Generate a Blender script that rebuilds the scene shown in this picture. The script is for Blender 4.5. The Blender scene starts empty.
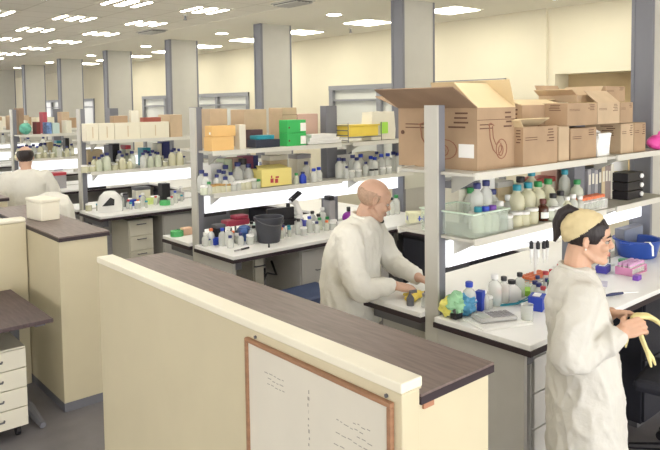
import bpy, bmesh, math, random
from mathutils import Vector, Matrix, Euler, noise
random.seed(7)
S = bpy.context.scene
COL = S.collection
PI = math.pi
R = math.radians

# ------------------------------------------------------------------ camera
FPX, YAW, PITCH, ROLL, CY, CAMH = 666.585, R(49.152), R(3.314), R(-0.771), 143.271, 2.0
fwd = Vector((math.cos(YAW)*math.cos(PITCH), math.sin(YAW)*math.cos(PITCH), -math.sin(PITCH)))
rgt = Vector((math.sin(YAW), -math.cos(YAW), 0)); upv = rgt.cross(fwd)
r2 = rgt*math.cos(ROLL) + upv*math.sin(ROLL); u2 = -rgt*math.sin(ROLL) + upv*math.cos(ROLL)
cd = bpy.data.cameras.new('camera'); cam = bpy.data.objects.new('camera', cd); COL.objects.link(cam)
cam.matrix_world = Matrix(((r2.x, u2.x, -fwd.x, 0), (r2.y, u2.y, -fwd.y, 0), (r2.z, u2.z, -fwd.z, CAMH), (0, 0, 0, 1)))
cd.sensor_fit = 'HORIZONTAL'; cd.sensor_width = 36; cd.lens = FPX*36/660
cd.shift_y = -(225-CY)/660; cd.clip_start = .05; cd.clip_end = 200
S.camera = cam
def ray(px, py): return r2*((px-330)/FPX) - u2*((py-CY)/FPX) + fwd
def tp(px, py, z=.9):                       # where a line of sight meets a worktop
    d = ray(px, py); t = (z-CAMH)/d.z; return d.x*t, d.y*t
def sx(px, Y, py=190):                      # distance along a shelf that runs at Y
    d = ray(px, py); return d.x*Y/d.y
def imgx(v):
    q = Vector(v)-Vector((0, 0, CAMH)); return 330+FPX*q.dot(r2)/q.dot(fwd)

# ------------------------------------------------------------------ materials
MATS = {}
def mat(name, col, rough=.55, metal=0, var=0, vscale=8, bump=0, bscale=60, spec=.5, emit=0, alpha=1, sss=0, stretch=(1,1,1), coat=0):
    if name in MATS: return MATS[name]
    m = bpy.data.materials.new(name); m.use_nodes = True
    nt = m.node_tree; b = nt.nodes['Principled BSDF']
    c = (*col, 1)
    b.inputs['Base Color'].default_value = c; b.inputs['Roughness'].default_value = rough
    b.inputs['Metallic'].default_value = metal; b.inputs['Specular IOR Level'].default_value = spec
    if alpha < 1: b.inputs['Alpha'].default_value = alpha
    if coat: b.inputs['Coat Weight'].default_value = coat
    if sss:
        b.inputs['Subsurface Weight'].default_value = sss; b.inputs['Subsurface Radius'].default_value = (.012, .005, .003); b.inputs['Subsurface Scale'].default_value = 1
    if emit:
        b.inputs['Emission Color'].default_value = c; b.inputs['Emission Strength'].default_value = emit
    if var or bump:
        tc = nt.nodes.new('ShaderNodeTexCoord'); mp = nt.nodes.new('ShaderNodeMapping'); mp.inputs['Scale'].default_value = stretch
        nt.links.new(tc.outputs['Object'], mp.inputs['Vector'])
    if var:
        n = nt.nodes.new('ShaderNodeTexNoise'); n.inputs['Scale'].default_value = vscale; n.inputs['Detail'].default_value = 6
        nt.links.new(mp.outputs['Vector'], n.inputs['Vector'])
        r = nt.nodes.new('ShaderNodeValToRGB')
        r.color_ramp.elements[0].position = .3; r.color_ramp.elements[1].position = .7
        r.color_ramp.elements[0].color = tuple(x*(1-var) for x in col)+(1,); r.color_ramp.elements[1].color = tuple(min(1, x*(1+var)) for x in col)+(1,)
        nt.links.new(n.outputs['Fac'], r.inputs['Fac']); nt.links.new(r.outputs['Color'], b.inputs['Base Color'])
    if bump:
        n2 = nt.nodes.new('ShaderNodeTexNoise'); n2.inputs['Scale'].default_value = bscale; n2.inputs['Detail'].default_value = 4
        nt.links.new(mp.outputs['Vector'], n2.inputs['Vector'])
        bp = nt.nodes.new('ShaderNodeBump'); bp.inputs['Strength'].default_value = bump; bp.inputs['Distance'].default_value = .01
        nt.links.new(n2.outputs['Fac'], bp.inputs['Height']); nt.links.new(bp.outputs['Normal'], b.inputs['Normal'])
    MATS[name] = m; return m
def clear(name, col, trans=.5):             # clear plastic or glass: partly see-through, partly tinted
    if name in MATS: return MATS[name]
    m = mat(name, col, .15)
    nt = m.node_tree; b = nt.nodes['Principled BSDF']; out = nt.nodes['Material Output']
    t = nt.nodes.new('ShaderNodeBsdfTransparent'); t.inputs['Color'].default_value = tuple(.7+.3*x for x in col)+(1,)
    mx = nt.nodes.new('ShaderNodeMixShader'); mx.inputs['Fac'].default_value = trans
    nt.links.new(b.outputs[0], mx.inputs[1]); nt.links.new(t.outputs[0], mx.inputs[2]); nt.links.new(mx.outputs[0], out.inputs['Surface'])
    return m

cream = mat('cream_laminate', (.655, .59, .415), .5, var=.03, vscale=3)
capwhite = mat('cream_white_cap', (.86, .82, .68), .4, var=.02)
brown = mat('brown_wood_grain_laminate', (.175, .13, .118), .42, var=.22, vscale=7, stretch=(9, 1, 1))
brown2 = mat('brown_desk_laminate', (.10, .07, .075), .5, var=.25, vscale=7, stretch=(9, 1, 1))
darkedge = mat('dark_brown_edging', (.035, .022, .028), .5)
grey = mat('grey_steel', (.50, .49, .46), .45, var=.03)
lgrey = mat('light_grey_steel', (.52, .51, .465), .45, var=.03)
dgrey = mat('dark_grey_steel', (.13, .13, .145), .45)
slate = mat('slate_grey_blue_steel', (.185, .19, .22), .5)
cabgrey = mat('cabinet_grey', (.52, .51, .485), .5, var=.02)
black = mat('black_plastic', (.014, .013, .018), .45)
navyblk = mat('navy_black_fabric', (.018, .019, .03), .7, bump=.2, bscale=200)
white = mat('white_laminate', (.91, .91, .90), .35, var=.015)
whiteplast = mat('white_plastic', (.88, .88, .87), .4)
cabwhite = mat('cream_white_cabinet', (.80, .77, .65), .45)
wall_m = mat('cream_wall_paint', (.70, .65, .50), .8, var=.03, vscale=1.2)
kraft = mat('kraft_cardboard', (.43, .30, .19), .8, var=.10, vscale=5, bump=.1)
kraft2 = mat('pale_kraft_cardboard', (.56, .425, .285), .8, var=.10, vscale=5)
kraft3 = mat('dull_brown_cardboard', (.36, .245, .165), .8, var=.12, vscale=5)
kraftin = mat('cardboard_inside_pale', (.72, .58, .36), .85, var=.06, vscale=4)
ink = mat('brown_print_ink', (.14, .07, .045), .8)
inkred = mat('reddish_print_ink', (.30, .14, .09), .8)
paper = mat('white_paper', (.90, .90, .88), .8)
navycap = mat('navy_blue_cap', (.022, .03, .16), .4)
bluecap = mat('bright_blue_plastic', (.02, .06, .52), .35)
tealcap = mat('teal_plastic', (.02, .27, .36), .4)
greencap = mat('green_plastic', (.03, .28, .08), .4)
limecap = mat('lime_green_plastic', (.42, .78, .10), .5)
purplecap = mat('purple_plastic', (.20, .07, .45), .4)
redcap = mat('red_plastic', (.50, .05, .07), .45)
orangecap = mat('orange_plastic', (.80, .20, .08), .45)
pinkm = mat('magenta_plastic', (.72, .07, .36), .4)
yellowm = mat('yellow_plastic', (.86, .66, .10), .5, var=.05)
amber = mat('amber_glass', (.07, .018, .008), .12, spec=.7)
glassy = clear('clear_glass', (.86, .88, .82), .5)
glassw = clear('frosted_plastic', (.90, .92, .89), .5)
glassyel = clear('pale_yellow_solution', (.90, .88, .66), .45)
glassgrn = clear('pale_green_solution', (.84, .89, .74), .45)
skin = mat('skin', (.64, .39, .27), .5, var=.05, vscale=20, sss=.1)
skinm = mat('skin_tanned', (.58, .36, .26), .48, var=.06, vscale=18, sss=.1)
hairdk = mat('dark_brown_hair', (.018, .011, .012), .5, bump=.6, bscale=90, stretch=(1, 1, .2))
stub = mat('grey_stubble', (.45, .30, .215), .7, var=.15, vscale=80)
coatm = mat('white_coat_cotton', (.77, .755, .69), .85, var=.03, vscale=6, bump=.8, bscale=18)
gownm = mat('thin_white_gown_cloth', (.65, .635, .585), .85, var=.04, vscale=6, bump=.9, bscale=18)
scarfm = mat('beige_headscarf_cloth', (.66, .55, .32), .9, var=.06, vscale=10, bump=.3, bscale=40)
eyew = mat('eye_white', (.45, .42, .38), .4); eyed = mat('eye_dark', (.02, .012, .01), .2)
lipm = mat('lips', (.45, .15, .13), .45)
latex = mat('pale_yellow_latex', (.82, .72, .34), .5, var=.04)
bluecloth = mat('blue_seat_fabric', (.035, .055, .13), .6, bump=.2, bscale=150)

# ------------------------------------------------------------------ mesh builder
class MB:
    def __init__(s): s.bm = bmesh.new()
    def box(s, x0, y0, z0, x1, y1, z1):
        g = bmesh.ops.create_cube(s.bm, size=1)
        M = Matrix.Translation(((x0+x1)/2, (y0+y1)/2, (z0+z1)/2)) @ Matrix.Diagonal((abs(x1-x0), abs(y1-y0), abs(z1-z0), 1))
        bmesh.ops.transform(s.bm, matrix=M, verts=g['verts']); return g['verts']
    def obox(s, M, sx_, sy, sz):            # an oriented box
        g = bmesh.ops.create_cube(s.bm, size=1)
        bmesh.ops.transform(s.bm, matrix=M @ Matrix.Diagonal((sx_, sy, sz, 1)), verts=g['verts'])
    def lathe(s, prof, c=(0, 0, 0), seg=16, sy=1):
        closed = prof[0] == prof[-1]
        rings = []
        for r, z in prof:
            if r < 1e-6: rings.append([s.bm.verts.new((c[0], c[1], c[2]+z))])
            else: rings.append([s.bm.verts.new((c[0]+r*math.cos(2*PI*k/seg), c[1]+sy*r*math.sin(2*PI*k/seg), c[2]+z)) for k in range(seg)])
        for a, b in zip(rings, rings[1:]):
            for k in range(seg):
                k2 = (k+1) % seg
                f = [a[k % len(a)], a[k2 % len(a)], b[k2 % len(b)], b[k % len(b)]]
                u = []
                for v in f:
                    if v not in u: u.append(v)
                if len(u) > 2:
                    try: s.bm.faces.new(u)
                    except ValueError: pass
        for rr, fl in ((rings[0], True), (rings[-1], False)):
            if len(rr) > 2 and not closed: s.bm.faces.new(rr[::-1] if fl else rr)
    def cyl(s, c, r, h, seg=16, r1=None): s.lathe([(r, 0), (r if r1 is None else r1, h)], c, seg)
    def tube(s, pts, r, seg=8, flat=1.0, flatdir=None):
        pts = [Vector(p) for p in pts]; n = len(pts)
        rs = r if isinstance(r, (list, tuple)) else [r]*n
        rings = []; prev = None
        for i, p in enumerate(pts):
            t = (pts[min(i+1, n-1)]-pts[max(i-1, 0)]).normalized()
            if flatdir is not None: a = (Vector(flatdir)-t*t.dot(Vector(flatdir))).normalized()
            elif prev is None:
                a = Vector((0, 0, 1)) if abs(t.z) < .9 else Vector((1, 0, 0))
                a = (a-t*t.dot(a)).normalized()
            else: a = (prev-t*t.dot(prev)).normalized()
            prev = a; b = t.cross(a)
            rings.append([s.bm.verts.new(p+a*math.cos(2*PI*k/seg)*rs[i]*flat+b*math.sin(2*PI*k/seg)*rs[i]) for k in range(seg)])
        for A, B in zip(rings, rings[1:]):
            for k in range(seg): s.bm.faces.new((A[k], A[(k+1) % seg], B[(k+1) % seg], B[k]))
        s.bm.faces.new(rings[0][::-1]); s.bm.faces.new(rings[-1])
    def ell(s, c, r, M=None, u=16, v=10):
        g = bmesh.ops.create_uvsphere(s.bm, u_segments=u, v_segments=v, radius=1)
        T = Matrix.Translation(c) @ (M.to_4x4() if M else Matrix.Identity(4)) @ Matrix.Diagonal((*r, 1))
        bmesh.ops.transform(s.bm, matrix=T, verts=g['verts']); return g['verts']
    def poly(s, pts, thick):                # a flat outline given thickness along its normal
        vs = [s.bm.verts.new(p) for p in pts]; f = s.bm.faces.new(vs); f.normal_update()
        g = bmesh.ops.extrude_face_region(s.bm, geom=[f])
        bmesh.ops.translate(s.bm, vec=f.normal*thick, verts=[e for e in g['geom'] if isinstance(e, bmesh.types.BMVert)])
    def xform(s, M): bmesh.ops.transform(s.bm, matrix=M, verts=s.bm.verts)
    def mesh(s, name, m, smooth=False):
        bmesh.ops.recalc_face_normals(s.bm, faces=s.bm.faces)
        me = bpy.data.meshes.new(name); s.bm.to_mesh(me); s.bm.free()
        if m: me.materials.append(m)
        if smooth:
            for p in me.polygons: p.use_smooth = True
            try: me.set_sharp_from_angle(angle=R(45))
            except Exception: pass
        return me
    def build(s, name, m, parent=None, smooth=False, bevel=0, loc=None, rz=0):
        o = bpy.data.objects.new(name, s.mesh(name, m, smooth)); COL.objects.link(o)
        if parent: o.parent = parent
        if loc: o.location = loc
        if rz: o.rotation_euler.z = rz
        if bevel:
            b = o.modifiers.new('bevel', 'BEVEL'); b.width = bevel; b.segments = 2; b.limit_method = 'ANGLE'
        return o
def bxm(*a):
    m = MB(); m.box(*a); return m
def tag(o, label=None, cat=None, group=None, kind=None):
    if label: o['label'] = label
    if cat: o['category'] = cat
    if group: o['group'] = group
    if kind: o['kind'] = kind
    return o
def thing(name, label, cat, loc=(0, 0, 0), rz=0, group=None):
    o = bpy.data.objects.new(name, None); COL.objects.link(o); o.empty_display_size = .05
    o.location = loc; o.rotation_euler.z = rz
    return tag(o, label, cat, group)
def kids(o): return list(o.children)
def dup(o, loc=None, rz=None, label=None, group=None):
    c = o.copy(); COL.objects.link(c)
    if loc is not None: c.location = loc
    if rz is not None: c.rotation_euler.z = rz
    if label: c['label'] = label
    if group: c['group'] = group
    for ch in kids(o):
        d = ch.copy(); COL.objects.link(d); d.parent = c
        for g in kids(ch):
            e = g.copy(); COL.objects.link(e); e.parent = d
    return c
def struct(name, mb, m, label=None, **k):
    o = mb.build(name, m, **k); o['kind'] = 'structure'
    if label: o['label'] = label; o['category'] = name.split('_')[0]
    return o
ORD = ['', 'second ', 'third ', 'fourth ', 'fifth ', 'sixth ', 'seventh ', 'eighth ', 'ninth ', 'tenth ', 'eleventh ', 'twelfth ', 'thirteenth ', 'fourteenth ', 'fifteenth ', 'sixteenth ', 'seventeenth ', 'eighteenth ', 'nineteenth ', 'twentieth ', 'twenty-first ', 'twenty-second ', 'twenty-third ', 'twenty-fourth ', 'twenty-fifth ']
ORDF = ['first '] + ORD[1:]
# ------------------------------------------------------------------ the room
YS0, PITCHY = 2.26, 2.467
def ys(i): return YS0+PITCHY*i
XB0, XB1 = 2.608, 4.96                       # bench tops run from here to the service columns
ZC, XW = 3.058, 6.887
floor_m = mat('grey_vinyl_floor', (.195, .185, .20), .42, var=.12, vscale=5)
ceil_m = mat('ceiling_plaster', (.88, .845, .73), .9)
def tile_mat():
    m = bpy.data.materials.new('ceiling_tiles'); m.use_nodes = True; nt = m.node_tree; b = nt.nodes['Principled BSDF']
    b.inputs['Roughness'].default_value = .9
    tc = nt.nodes.new('ShaderNodeTexCoord'); br = nt.nodes.new('ShaderNodeTexBrick')
    br.offset = 0; br.inputs['Scale'].default_value = 1; br.inputs['Brick Width'].default_value = .45; br.inputs['Row Height'].default_value = .45
    br.inputs['Mortar Size'].default_value = .007
    br.inputs['Color1'].default_value = (.87, .835, .735, 1); br.inputs['Color2'].default_value = (.85, .815, .715, 1); br.inputs['Mortar'].default_value = (.66, .62, .52, 1)
    nt.links.new(tc.outputs['Object'], br.inputs['Vector']); nt.links.new(br.outputs['Color'], b.inputs['Base Color']); return m
struct('floor', bxm(-7, -5, -.1, 9, 34, 0), floor_m)
struct('ceiling', bxm(-7, -5, ZC, 4.42, 34, ZC+.1), tile_mat())
struct('ceiling', bxm(4.42, -5, ZC-.004, XW+.3, 34, ZC+.1), ceil_m)
# back wall with openings (three windows and a niche)
wl = MB()
ops = [(3.193, 4.057, 1.2, 2.31), (4.70, 7.95, .95, 2.29), (10.2, 14.6, .95, 2.25), (17.5, 22.0, .95, 2.25)]
y = -5
for a, b, z0, z1 in ops:
    wl.box(XW, y, 0, XW+.3, a, ZC); wl.box(XW, a, 0, XW+.3, b, z0); wl.box(XW, a, z1, XW+.3, b, ZC); y = b
wl.box(XW, y, 0, XW+.3, 34, ZC)
struct('wall_back', wl, wall_m)
wf = MB(); wf.box(-6.2, -5, 0, -6, 34, 1.0); wf.box(-6.2, -5, 2.75, -6, 34, ZC)  # unseen wall; its openings are added to let daylight onto the counter panel
for k in range(14): wf.box(-6.2, -5+2.9*k, 1.0, -6, -5+2.9*k+.8, 2.75)
struct('wall_front', wf, wall_m)
struct('wall_end', bxm(-7, 34, 0, XW+.3, 34.2, .8), wall_m)  # unseen end wall, kept low so daylight enters above it
w = tag(bpy.data.objects.new('window_4', None), 'unseen grey framed window added across the far end to let daylight in', 'window', kind='structure'); COL.objects.link(w)  # glazing out of view, added around the daylight opening at the far end
f = MB()
for k in range(9): f.box(-6+1.6*k-.04, 34.05, .8, -6+1.6*k+.04, 34.15, ZC)
f.box(-7, 34.05, .8, XW+.3, 34.15, .88); f.box(-7, 34.05, ZC-.08, XW+.3, 34.15, ZC); f.build('window_frame', slate, w)
pil = MB(); pil.box(XW-.035, 4.15, 0, XW, 4.64, ZC-.004)
struct('trim_1', pil, wall_m)
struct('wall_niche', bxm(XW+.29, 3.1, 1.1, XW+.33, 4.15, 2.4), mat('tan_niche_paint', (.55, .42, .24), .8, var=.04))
pane_m = mat('frosted_window_glass', (.60, .61, .56), .25, var=.03, vscale=1)
for n, (a, b, z0, z1) in enumerate(ops[1:], 1):
    w = tag(bpy.data.objects.new(f'window_{n}', None), 'grey framed interior window in the cream back wall', 'window', kind='structure'); COL.objects.link(w)
    f = MB(); t = .07
    f.box(XW-.03, a, z1-t, XW+.08, b, z1); f.box(XW-.03, a, z0, XW+.08, b, z0+t)
    k = max(2, round((b-a)/1.1))
    for j in range(k+1):
        yy = a+(b-a-.09)*j/k; f.box(XW-.025, yy, z0, XW+.08, yy+.09, z1)
    f.box(XW-.02, a, z1-.24, XW+.05, b, z1-.21)
    f.build('window_frame', mat('window_frame_grey', (.24, .245, .26), .5), w)
    bxm(XW+.03, a, z0, XW+.05, b, z1).build('window_pane', pane_m, w)

# ------------------------------------------------------------------ ceiling fittings
lamp_m = mat('fluorescent_tube_light', (1, .96, .87), emit=9)
down_m = mat('downlight_lamp', (1, .95, .82), emit=22)
soft_m = mat('square_panel_lamp', (1, .96, .84), emit=9)
def fixture():
    t = thing('ceiling_light', 'recessed louvre ceiling light with three bright strips', 'ceiling light', (0, 0, ZC))
    fr = MB(); fr.box(-.27, -.27, -.004, .27, .27, -.001); fr.build('housing', mat('louvre_housing', (.72, .68, .57), .6), t)
    for x, w in ((-.185, .024), (0, .046), (.185, .024)):
        bxm(x-w, -.235, -.009, x+w, .235, -.005).build('light_strip', lamp_m, t)
    return t
fx = fixture(); fx.scale = (.88, .88, 1); first = True
for ri, X in enumerate((1.12, 2.02, 2.92, 3.82)):
    for k in range(-3, 13):
        Y = 6.50+1.445*k
        lab = f"recessed three-strip ceiling light in the row {['farthest from','second nearest to... '][0] if 0 else ''}" 
        rown = ('outermost row', 'third row from the downlights', 'second row from the downlights', 'row next to the downlights')[ri]
        lab = f'recessed ceiling light with three bright strips, {ORDF[k+3]}along the {rown}'
        loc = (X, Y, ZC)
        if first: fx.location = loc; fx['label'] = lab; fx['group'] = 'three-strip ceiling lights'; first = False
        else: dup(fx, loc, label=lab, group='three-strip ceiling lights')
def downl():
    t = thing('downlight', 'round downlight', 'downlight', (0, 0, ZC-.004))
    m = MB(); m.lathe([(.10, -.006), (.10, 0), (.085, 0), (.085, -.006), (.10, -.006)], seg=24); m.build('trim_ring', capwhite, t)
    m = MB(); m.cyl((0, 0, -.005), .085, .003, 24); m.build('lens', down_m, t)
    return t
dl = downl()
for k in range(-1, 10):
    loc = (5.2, 5.91+2.467*k, ZC-.004); lab = f'small round bright downlight, {ORDF[k+1]}of the line along the plaster ceiling'
    if k == -1: dl.location = loc; dl['label'] = lab; dl['group'] = 'round downlights'
    else: dup(dl, loc, label=lab, group='round downlights')
def sq():
    t = thing('ceiling_light_panel', 'square light panel', 'ceiling light', (0, 0, ZC-.004))
    bxm(-.25, -.25, -.006, .25, .25, -.001).build('frame', capwhite, t)
    bxm(-.22, -.22, -.011, .22, .22, -.007).build('diffuser', soft_m, t); return t
sp = sq()
for k in range(-1, 9):
    loc = (6.06, 4.86+1.37*k, ZC-.004); lab = f'square glowing light panel near the back wall, {ORDF[k+1]}of its line'
    if k == -1: sp.location = loc; sp['label'] = lab; sp['group'] = 'square light panels by the wall'
    else: dup(sp, loc, label=lab, group='square light panels by the wall')
def vent(loc, lab, w):
    t = thing('air_vent', lab, 'air vent', loc); m = MB()
    m.box(-.1, -w, -.02, .1, w, -.012); m.build('backing', mat('vent_dark', (.10, .10, .09), .7), t)
    m = MB()
    for k in range(5): m.box(-.1+.045*k, -w, -.032, -.085+.045*k, w, -.021)
    m.build('slat', lgrey, t, loc=None)
    m = MB(); m.box(-.12, -w-.02, -.012, .12, w+.02, 0); m.build('flange', lgrey, t)
vent((4.25, 8.67, ZC), 'long dark slotted air vent in the ceiling beyond the second downlight', .22)
vent((4.25, 5.47, ZC), 'dark slotted air vent in the ceiling at the top edge, above the green boxes', .2)
for (x, Y, lab) in ((3.80, 6.9, 'small sprinkler head hanging beside a three-strip ceiling light'), (6.3, 6.82, 'small sprinkler head hanging near the back wall')):
    t = thing('sprinkler_head', lab, 'sprinkler', (x, Y, ZC-.003))
    m = MB(); m.cyl((0, 0, -.02), .03, .02); m.build('rosette', lgrey, t)
    m = MB(); m.cyl((0, 0, -.06), .012, .04); m.cyl((0, 0, -.065), .022, .006); m.build('nozzle', dgrey, t)

# ------------------------------------------------------------------ service columns
ctop = ['broad grey service column beside the woman, rising behind the brown cartons', 'grey service column behind the big open carton', 'grey service column above the shelf behind the bald man', 'grey service column, third along from the big open carton', 'grey service column, fourth along from the big open carton', 'grey service column, fifth along from the big open carton', 'grey service column, sixth along from the big open carton', 'grey service column, seventh along from the big open carton']
def column():
    t = thing('service_column', 'x', 'column')
    m = MB(); m.box(.035, -.105, 0, .475, .04, ZC-.005); m.build('panel', mat('column_panel_grey', (.50, .49, .445), .5, var=.02), t)
    for x0, x1 in ((0, .035), (.475, .50)):
        m = MB(); m.box(x0, -.11, 0, x1, -.085, ZC-.005); m.box(x0, .02, 0, x1, .045, ZC-.005); m.box(x0+.006, -.085, 0, x1-.004, .02, ZC-.005)
        m.build('edge_channel', slate, t)
    return t
cl = column()
for i in range(8):
    o = cl if i == 0 else dup(cl)
    o.location = (4.97, ys(i), 0); o['label'] = ctop[i]; o['group'] = 'grey service columns'

# ------------------------------------------------------------------ benches and shelving
bname = ['bench beside the woman', 'bench behind the bald man', 'third bench', 'fourth bench', 'fifth bench', 'sixth bench', 'seventh bench', 'eighth bench']
def make_bench():
    t = thing('lab_bench', 'x', 'bench')
    for y0, y1 in ((-.61, -.046), (.046, .50)):
        o = bxm(0, y0, .872, XB1-XB0, y1, .90).build('worktop', white, t, bevel=.004)
        bxm(-.004, y0-.004, .846, XB1-XB0, y1+.004, .8715).build('edging', darkedge, o)
    bxm(.10, -.045, .60, XB1-XB0, .045, .90).build('service_spine', grey, t)
    for x in (.055, 2.2):
        m = MB(); m.box(x, -.56, .78, x+.05, .45, .845); m.box(x, -.12, .04, x+.05, -.05, .78); m.box(x, -.56, .0, x+.06, .45, .045); m.build('leg_frame', dgrey, t)
    return t
bb = make_bench()
bl = ['white topped lab bench where the woman and the bald man work', 'white topped lab bench with the dark bucket on it', 'white topped lab bench under the row of white cartons', 'white topped lab bench in front of the man seen from behind', 'white topped lab bench, second beyond the row of white cartons', 'farthest white topped lab bench of the line']
for i in range(6):
    o = bb if i == 0 else dup(bb)
    o.location = (XB0, ys(i), 0); o['label'] = bl[i]; o['group'] = 'lab benches in a line'
ZL, ZT = 1.319, 1.648
shelf_m = mat('pale_grey_shelf', (.55, .54, .49), .45, var=.03)
lip_m = mat('pale_shelf_lip', (.68, .67, .61), .4)
def make_rack():
    t = thing('shelving_rack', 'x', 'shelving')
    for k, x in enumerate((.033, 1.40)):
        z0 = .0 if k == 0 else .901
        m = MB(); m.box(x, -.043, z0, x+(.014 if k == 0 else .09), .043, 1.99); o = m.build('upright', lgrey if k == 0 else slate, t)
        m = MB(); m.box(x+(.0145 if k == 0 else .0905), -.043, z0, x+(.062 if k == 0 else .13), .043, 1.99); m.build('channel', slate, o)
    for z in (ZL, ZT):
        for x0, x1 in ((.06, 1.395), (1.535, 2.35)):
            o = bxm(x0, -.25, z-.016, x1, .25, z).build('shelf', shelf_m, t, bevel=.002)
            bxm(x0, -.262, z-.03, x1, -.2505, z+.006).build('shelf_lip', lip_m, o); bxm(x0, .2505, z-.03, x1, .262, z+.006).build('shelf_lip', lip_m, o)
        m = MB(); m.box(1.4, -.25, z-.016, 1.53, -.0435, z); m.box(1.4, .0435, z-.016, 1.53, .25, z); m.build('shelf', shelf_m, t)
        for x in (.045, 1.545):
            m = MB(); m.poly([(x+.1, -.24, z-.017), (x+.1, -.045, z-.017), (x+.1, -.045, z-.12)], .012); m.build('bracket', lgrey, t)
    return t
rk = make_rack()
rl = ['grey two-tier shelving with open carton and bottles beside the woman', 'grey two-tier shelving with green boxes behind the bald man', 'grey two-tier shelving with a row of white cartons on top', 'grey two-tier shelving in front of the man seen from behind', 'grey shelving of the fifth bench, beyond the man seen from behind', 'grey shelving of the farthest bench']
for i in range(6):
    o = rk if i == 0 else dup(rk)
    o.location = (XB0, ys(i), 0); o['label'] = rl[i]; o['group'] = 'two-tier shelving racks'
glow = mat('under_shelf_light_diffuser', (.93, .95, 1), emit=.40)
def make_light():
    t = thing('under_shelf_light', 'x', 'shelf light')
    bxm(0, -.040, 0, 1.295, .040, .145).build('housing', whiteplast, t)
    for s in (-1, 1):
        m = MB(); m.box(.002, s*.041, .004, 2.24, s*.058, .141); m.build('diffuser', glow, t, bevel=.004)
    bxm(0, -.036, -.028, 1.295, .036, -.001).build('power_rail', black, t)
    return t
lt = make_light()
for i in range(6):
    o = lt if i == 0 else dup(lt)
    if i != 2: next(c for c in o.children if c.name.startswith('power_rail')).scale.x = .16
    o.location = (XB0+.10, ys(i), 1.138); o['label'] = f'long white glowing light under the shelf of the {bname[i]}'; o['group'] = 'under-shelf lights'
# cross benches by the columns, dark cupboards beneath
for i in range(3):
    y0, y1 = ys(i)+.51, ys(i+1)-.62
    t = thing('side_bench', ['white side bench between the bald man and the columns', 'white side bench joining the second and third benches', 'white side bench joining the third and fourth benches'][i], 'bench', (4.33, y0, 0), group='side benches by the columns')
    bxm(0, 0, .872, .63, y1-y0, .90).build('worktop', white, t, bevel=.004)
    bxm(-.004, 0, .846, .63, y1-y0, .8715).build('edging', darkedge, t)
    m = MB(); m.box(.05, .03, 0, .6, y1-y0-.03, .84); b = m.build('cupboard_body', black, t)
    for k in range(3):
        w = (y1-y0-.08)/3
        m = MB(); m.box(.03, .04+w*k+.008, .12, .049, .04+w*(k+1)-.008, .80); d = m.build('cupboard_door', navyblk, t, bevel=.003)
        m = MB(); m.tube([(.02, .04+w*k+.05, .45), (.02, .04+w*k+.05, .58)], .006); m.build('handle', dgrey, d)
# under-bench units
def cabinet(name, lab, loc, w, d, h, mbody, nd, rz=0, mfront=None, group=None, z0=.04):
    t = thing(name, lab, 'cabinet', loc, rz, group)
    bxm(0, 0, z0, w, d, h).build('body', mbody, t, bevel=.004)
    bxm(.02, .03, 0, w-.02, d-.02, z0-.001).build('plinth', dgrey, t)
    hh = (h-z0-.02)/nd
    for k in range(nd):
        m = MB(); m.box(.008, -.018, z0+.01+hh*k+.004, w-.008, -.0005, z0+.01+hh*(k+1)-.004); dr = m.build('drawer', mfront or mbody, t, bevel=.003)
        zz = z0+.01+hh*(k+.78)
        m = MB(); m.tube([(w/2-.05, -.019, zz), (w/2-.045, -.036, zz), (w/2+.045, -.036, zz), (w/2+.05, -.019, zz)], .005, 6); m.build('handle', dgrey, dr)
    return t
Y0 = ys(0)
cabinet('drawer_cabinet', 'grey drawer cabinet under the bench end, behind the woman', (2.735, Y0-.53, 0), .42, .46, .80, cabgrey, 4, z0=.08)
m = MB(); m.box(2.635, Y0-.56, 0, 2.66, Y0-.05, .845); tag(m.build('end_panel', grey), 'grey end panel closing the bench end behind the woman', 'bench panel')
cabinet('drawer_cabinet', 'dark grey cabinet under the bench end where the bald man works', (2.735, Y0+.07, 0), .42, .38, .82, grey, 3, rz=0)
cabinet('cupboard', 'black cupboard under the worktop in front of the woman', (3.98, Y0-.50, 0), .55, .44, .83, navyblk, 2, mfront=navyblk)
Y1 = ys(1)
m = MB(); m.box(2.635, Y1-.56, 0, 2.66, Y1-.05, .845); tag(m.build('end_panel', grey), 'grey end panel under the near corner of the bench with the bucket', 'bench panel')
cabinet('drawer_cabinet', 'grey cabinet under the bench beside the blue stool', (3.28, Y1-.54, 0), .40, .48, .83, cabgrey, 1)
cabinet('drawer_cabinet', 'cream drawer cabinet under the bench, just left of the bald man\'s back'.replace('just left of', 'beside'), (3.70, Y1-.54, 0), .5, .48, .83, cabwhite, 4)
cabinet('drawer_cabinet', 'small pale drawer cabinet in the knee space under the bucket', (2.99, Y1-.30, 0), .10, .25, .80, cabwhite, 2)
t = thing('added_dark_bin', 'black bin added to darken the knee space under the bench corner with the bucket', 'bin', (2.85, Y1-.30, 0))  # added bin, black to deepen the dark void under the bench end
m = MB(); m.lathe([(0, 0), (.085, 0), (.11, .5), (.118, .51), (.10, .51), (.08, .01), (0, .01)], seg=20); m.build('bin_body', black, t)
m = MB(); m.lathe([(.112, .511), (.120, .511), (.120, .53), (.112, .53), (.112, .511)], seg=20); m.build('rim', dgrey, t)
t = thing('computer_tower', 'black computer tower with cables under the bench by the blue stool', 'computer', (3.10, Y1-.42, 0))
bxm(0, 0, 0, .15, .34, .46).build('case', black, t, bevel=.006); bxm(.01, -.008, .30, .14, -.0005, .40).build('front_bezel', dgrey, t)
m = MB(); m.tube([(.02, .1, .461), (-.02, .12, .56), (.05, .15, .62), (.12, .12, .60), (.13, .2, .70)], .01, 6); m.build('cable', black, t)
Y2 = ys(2)
cabinet('drawer_cabinet', 'white drawer cabinet under the third bench', (2.95, Y2-.50, .0), .28, .44, .80, cabwhite, 3, z0=.3)
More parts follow.
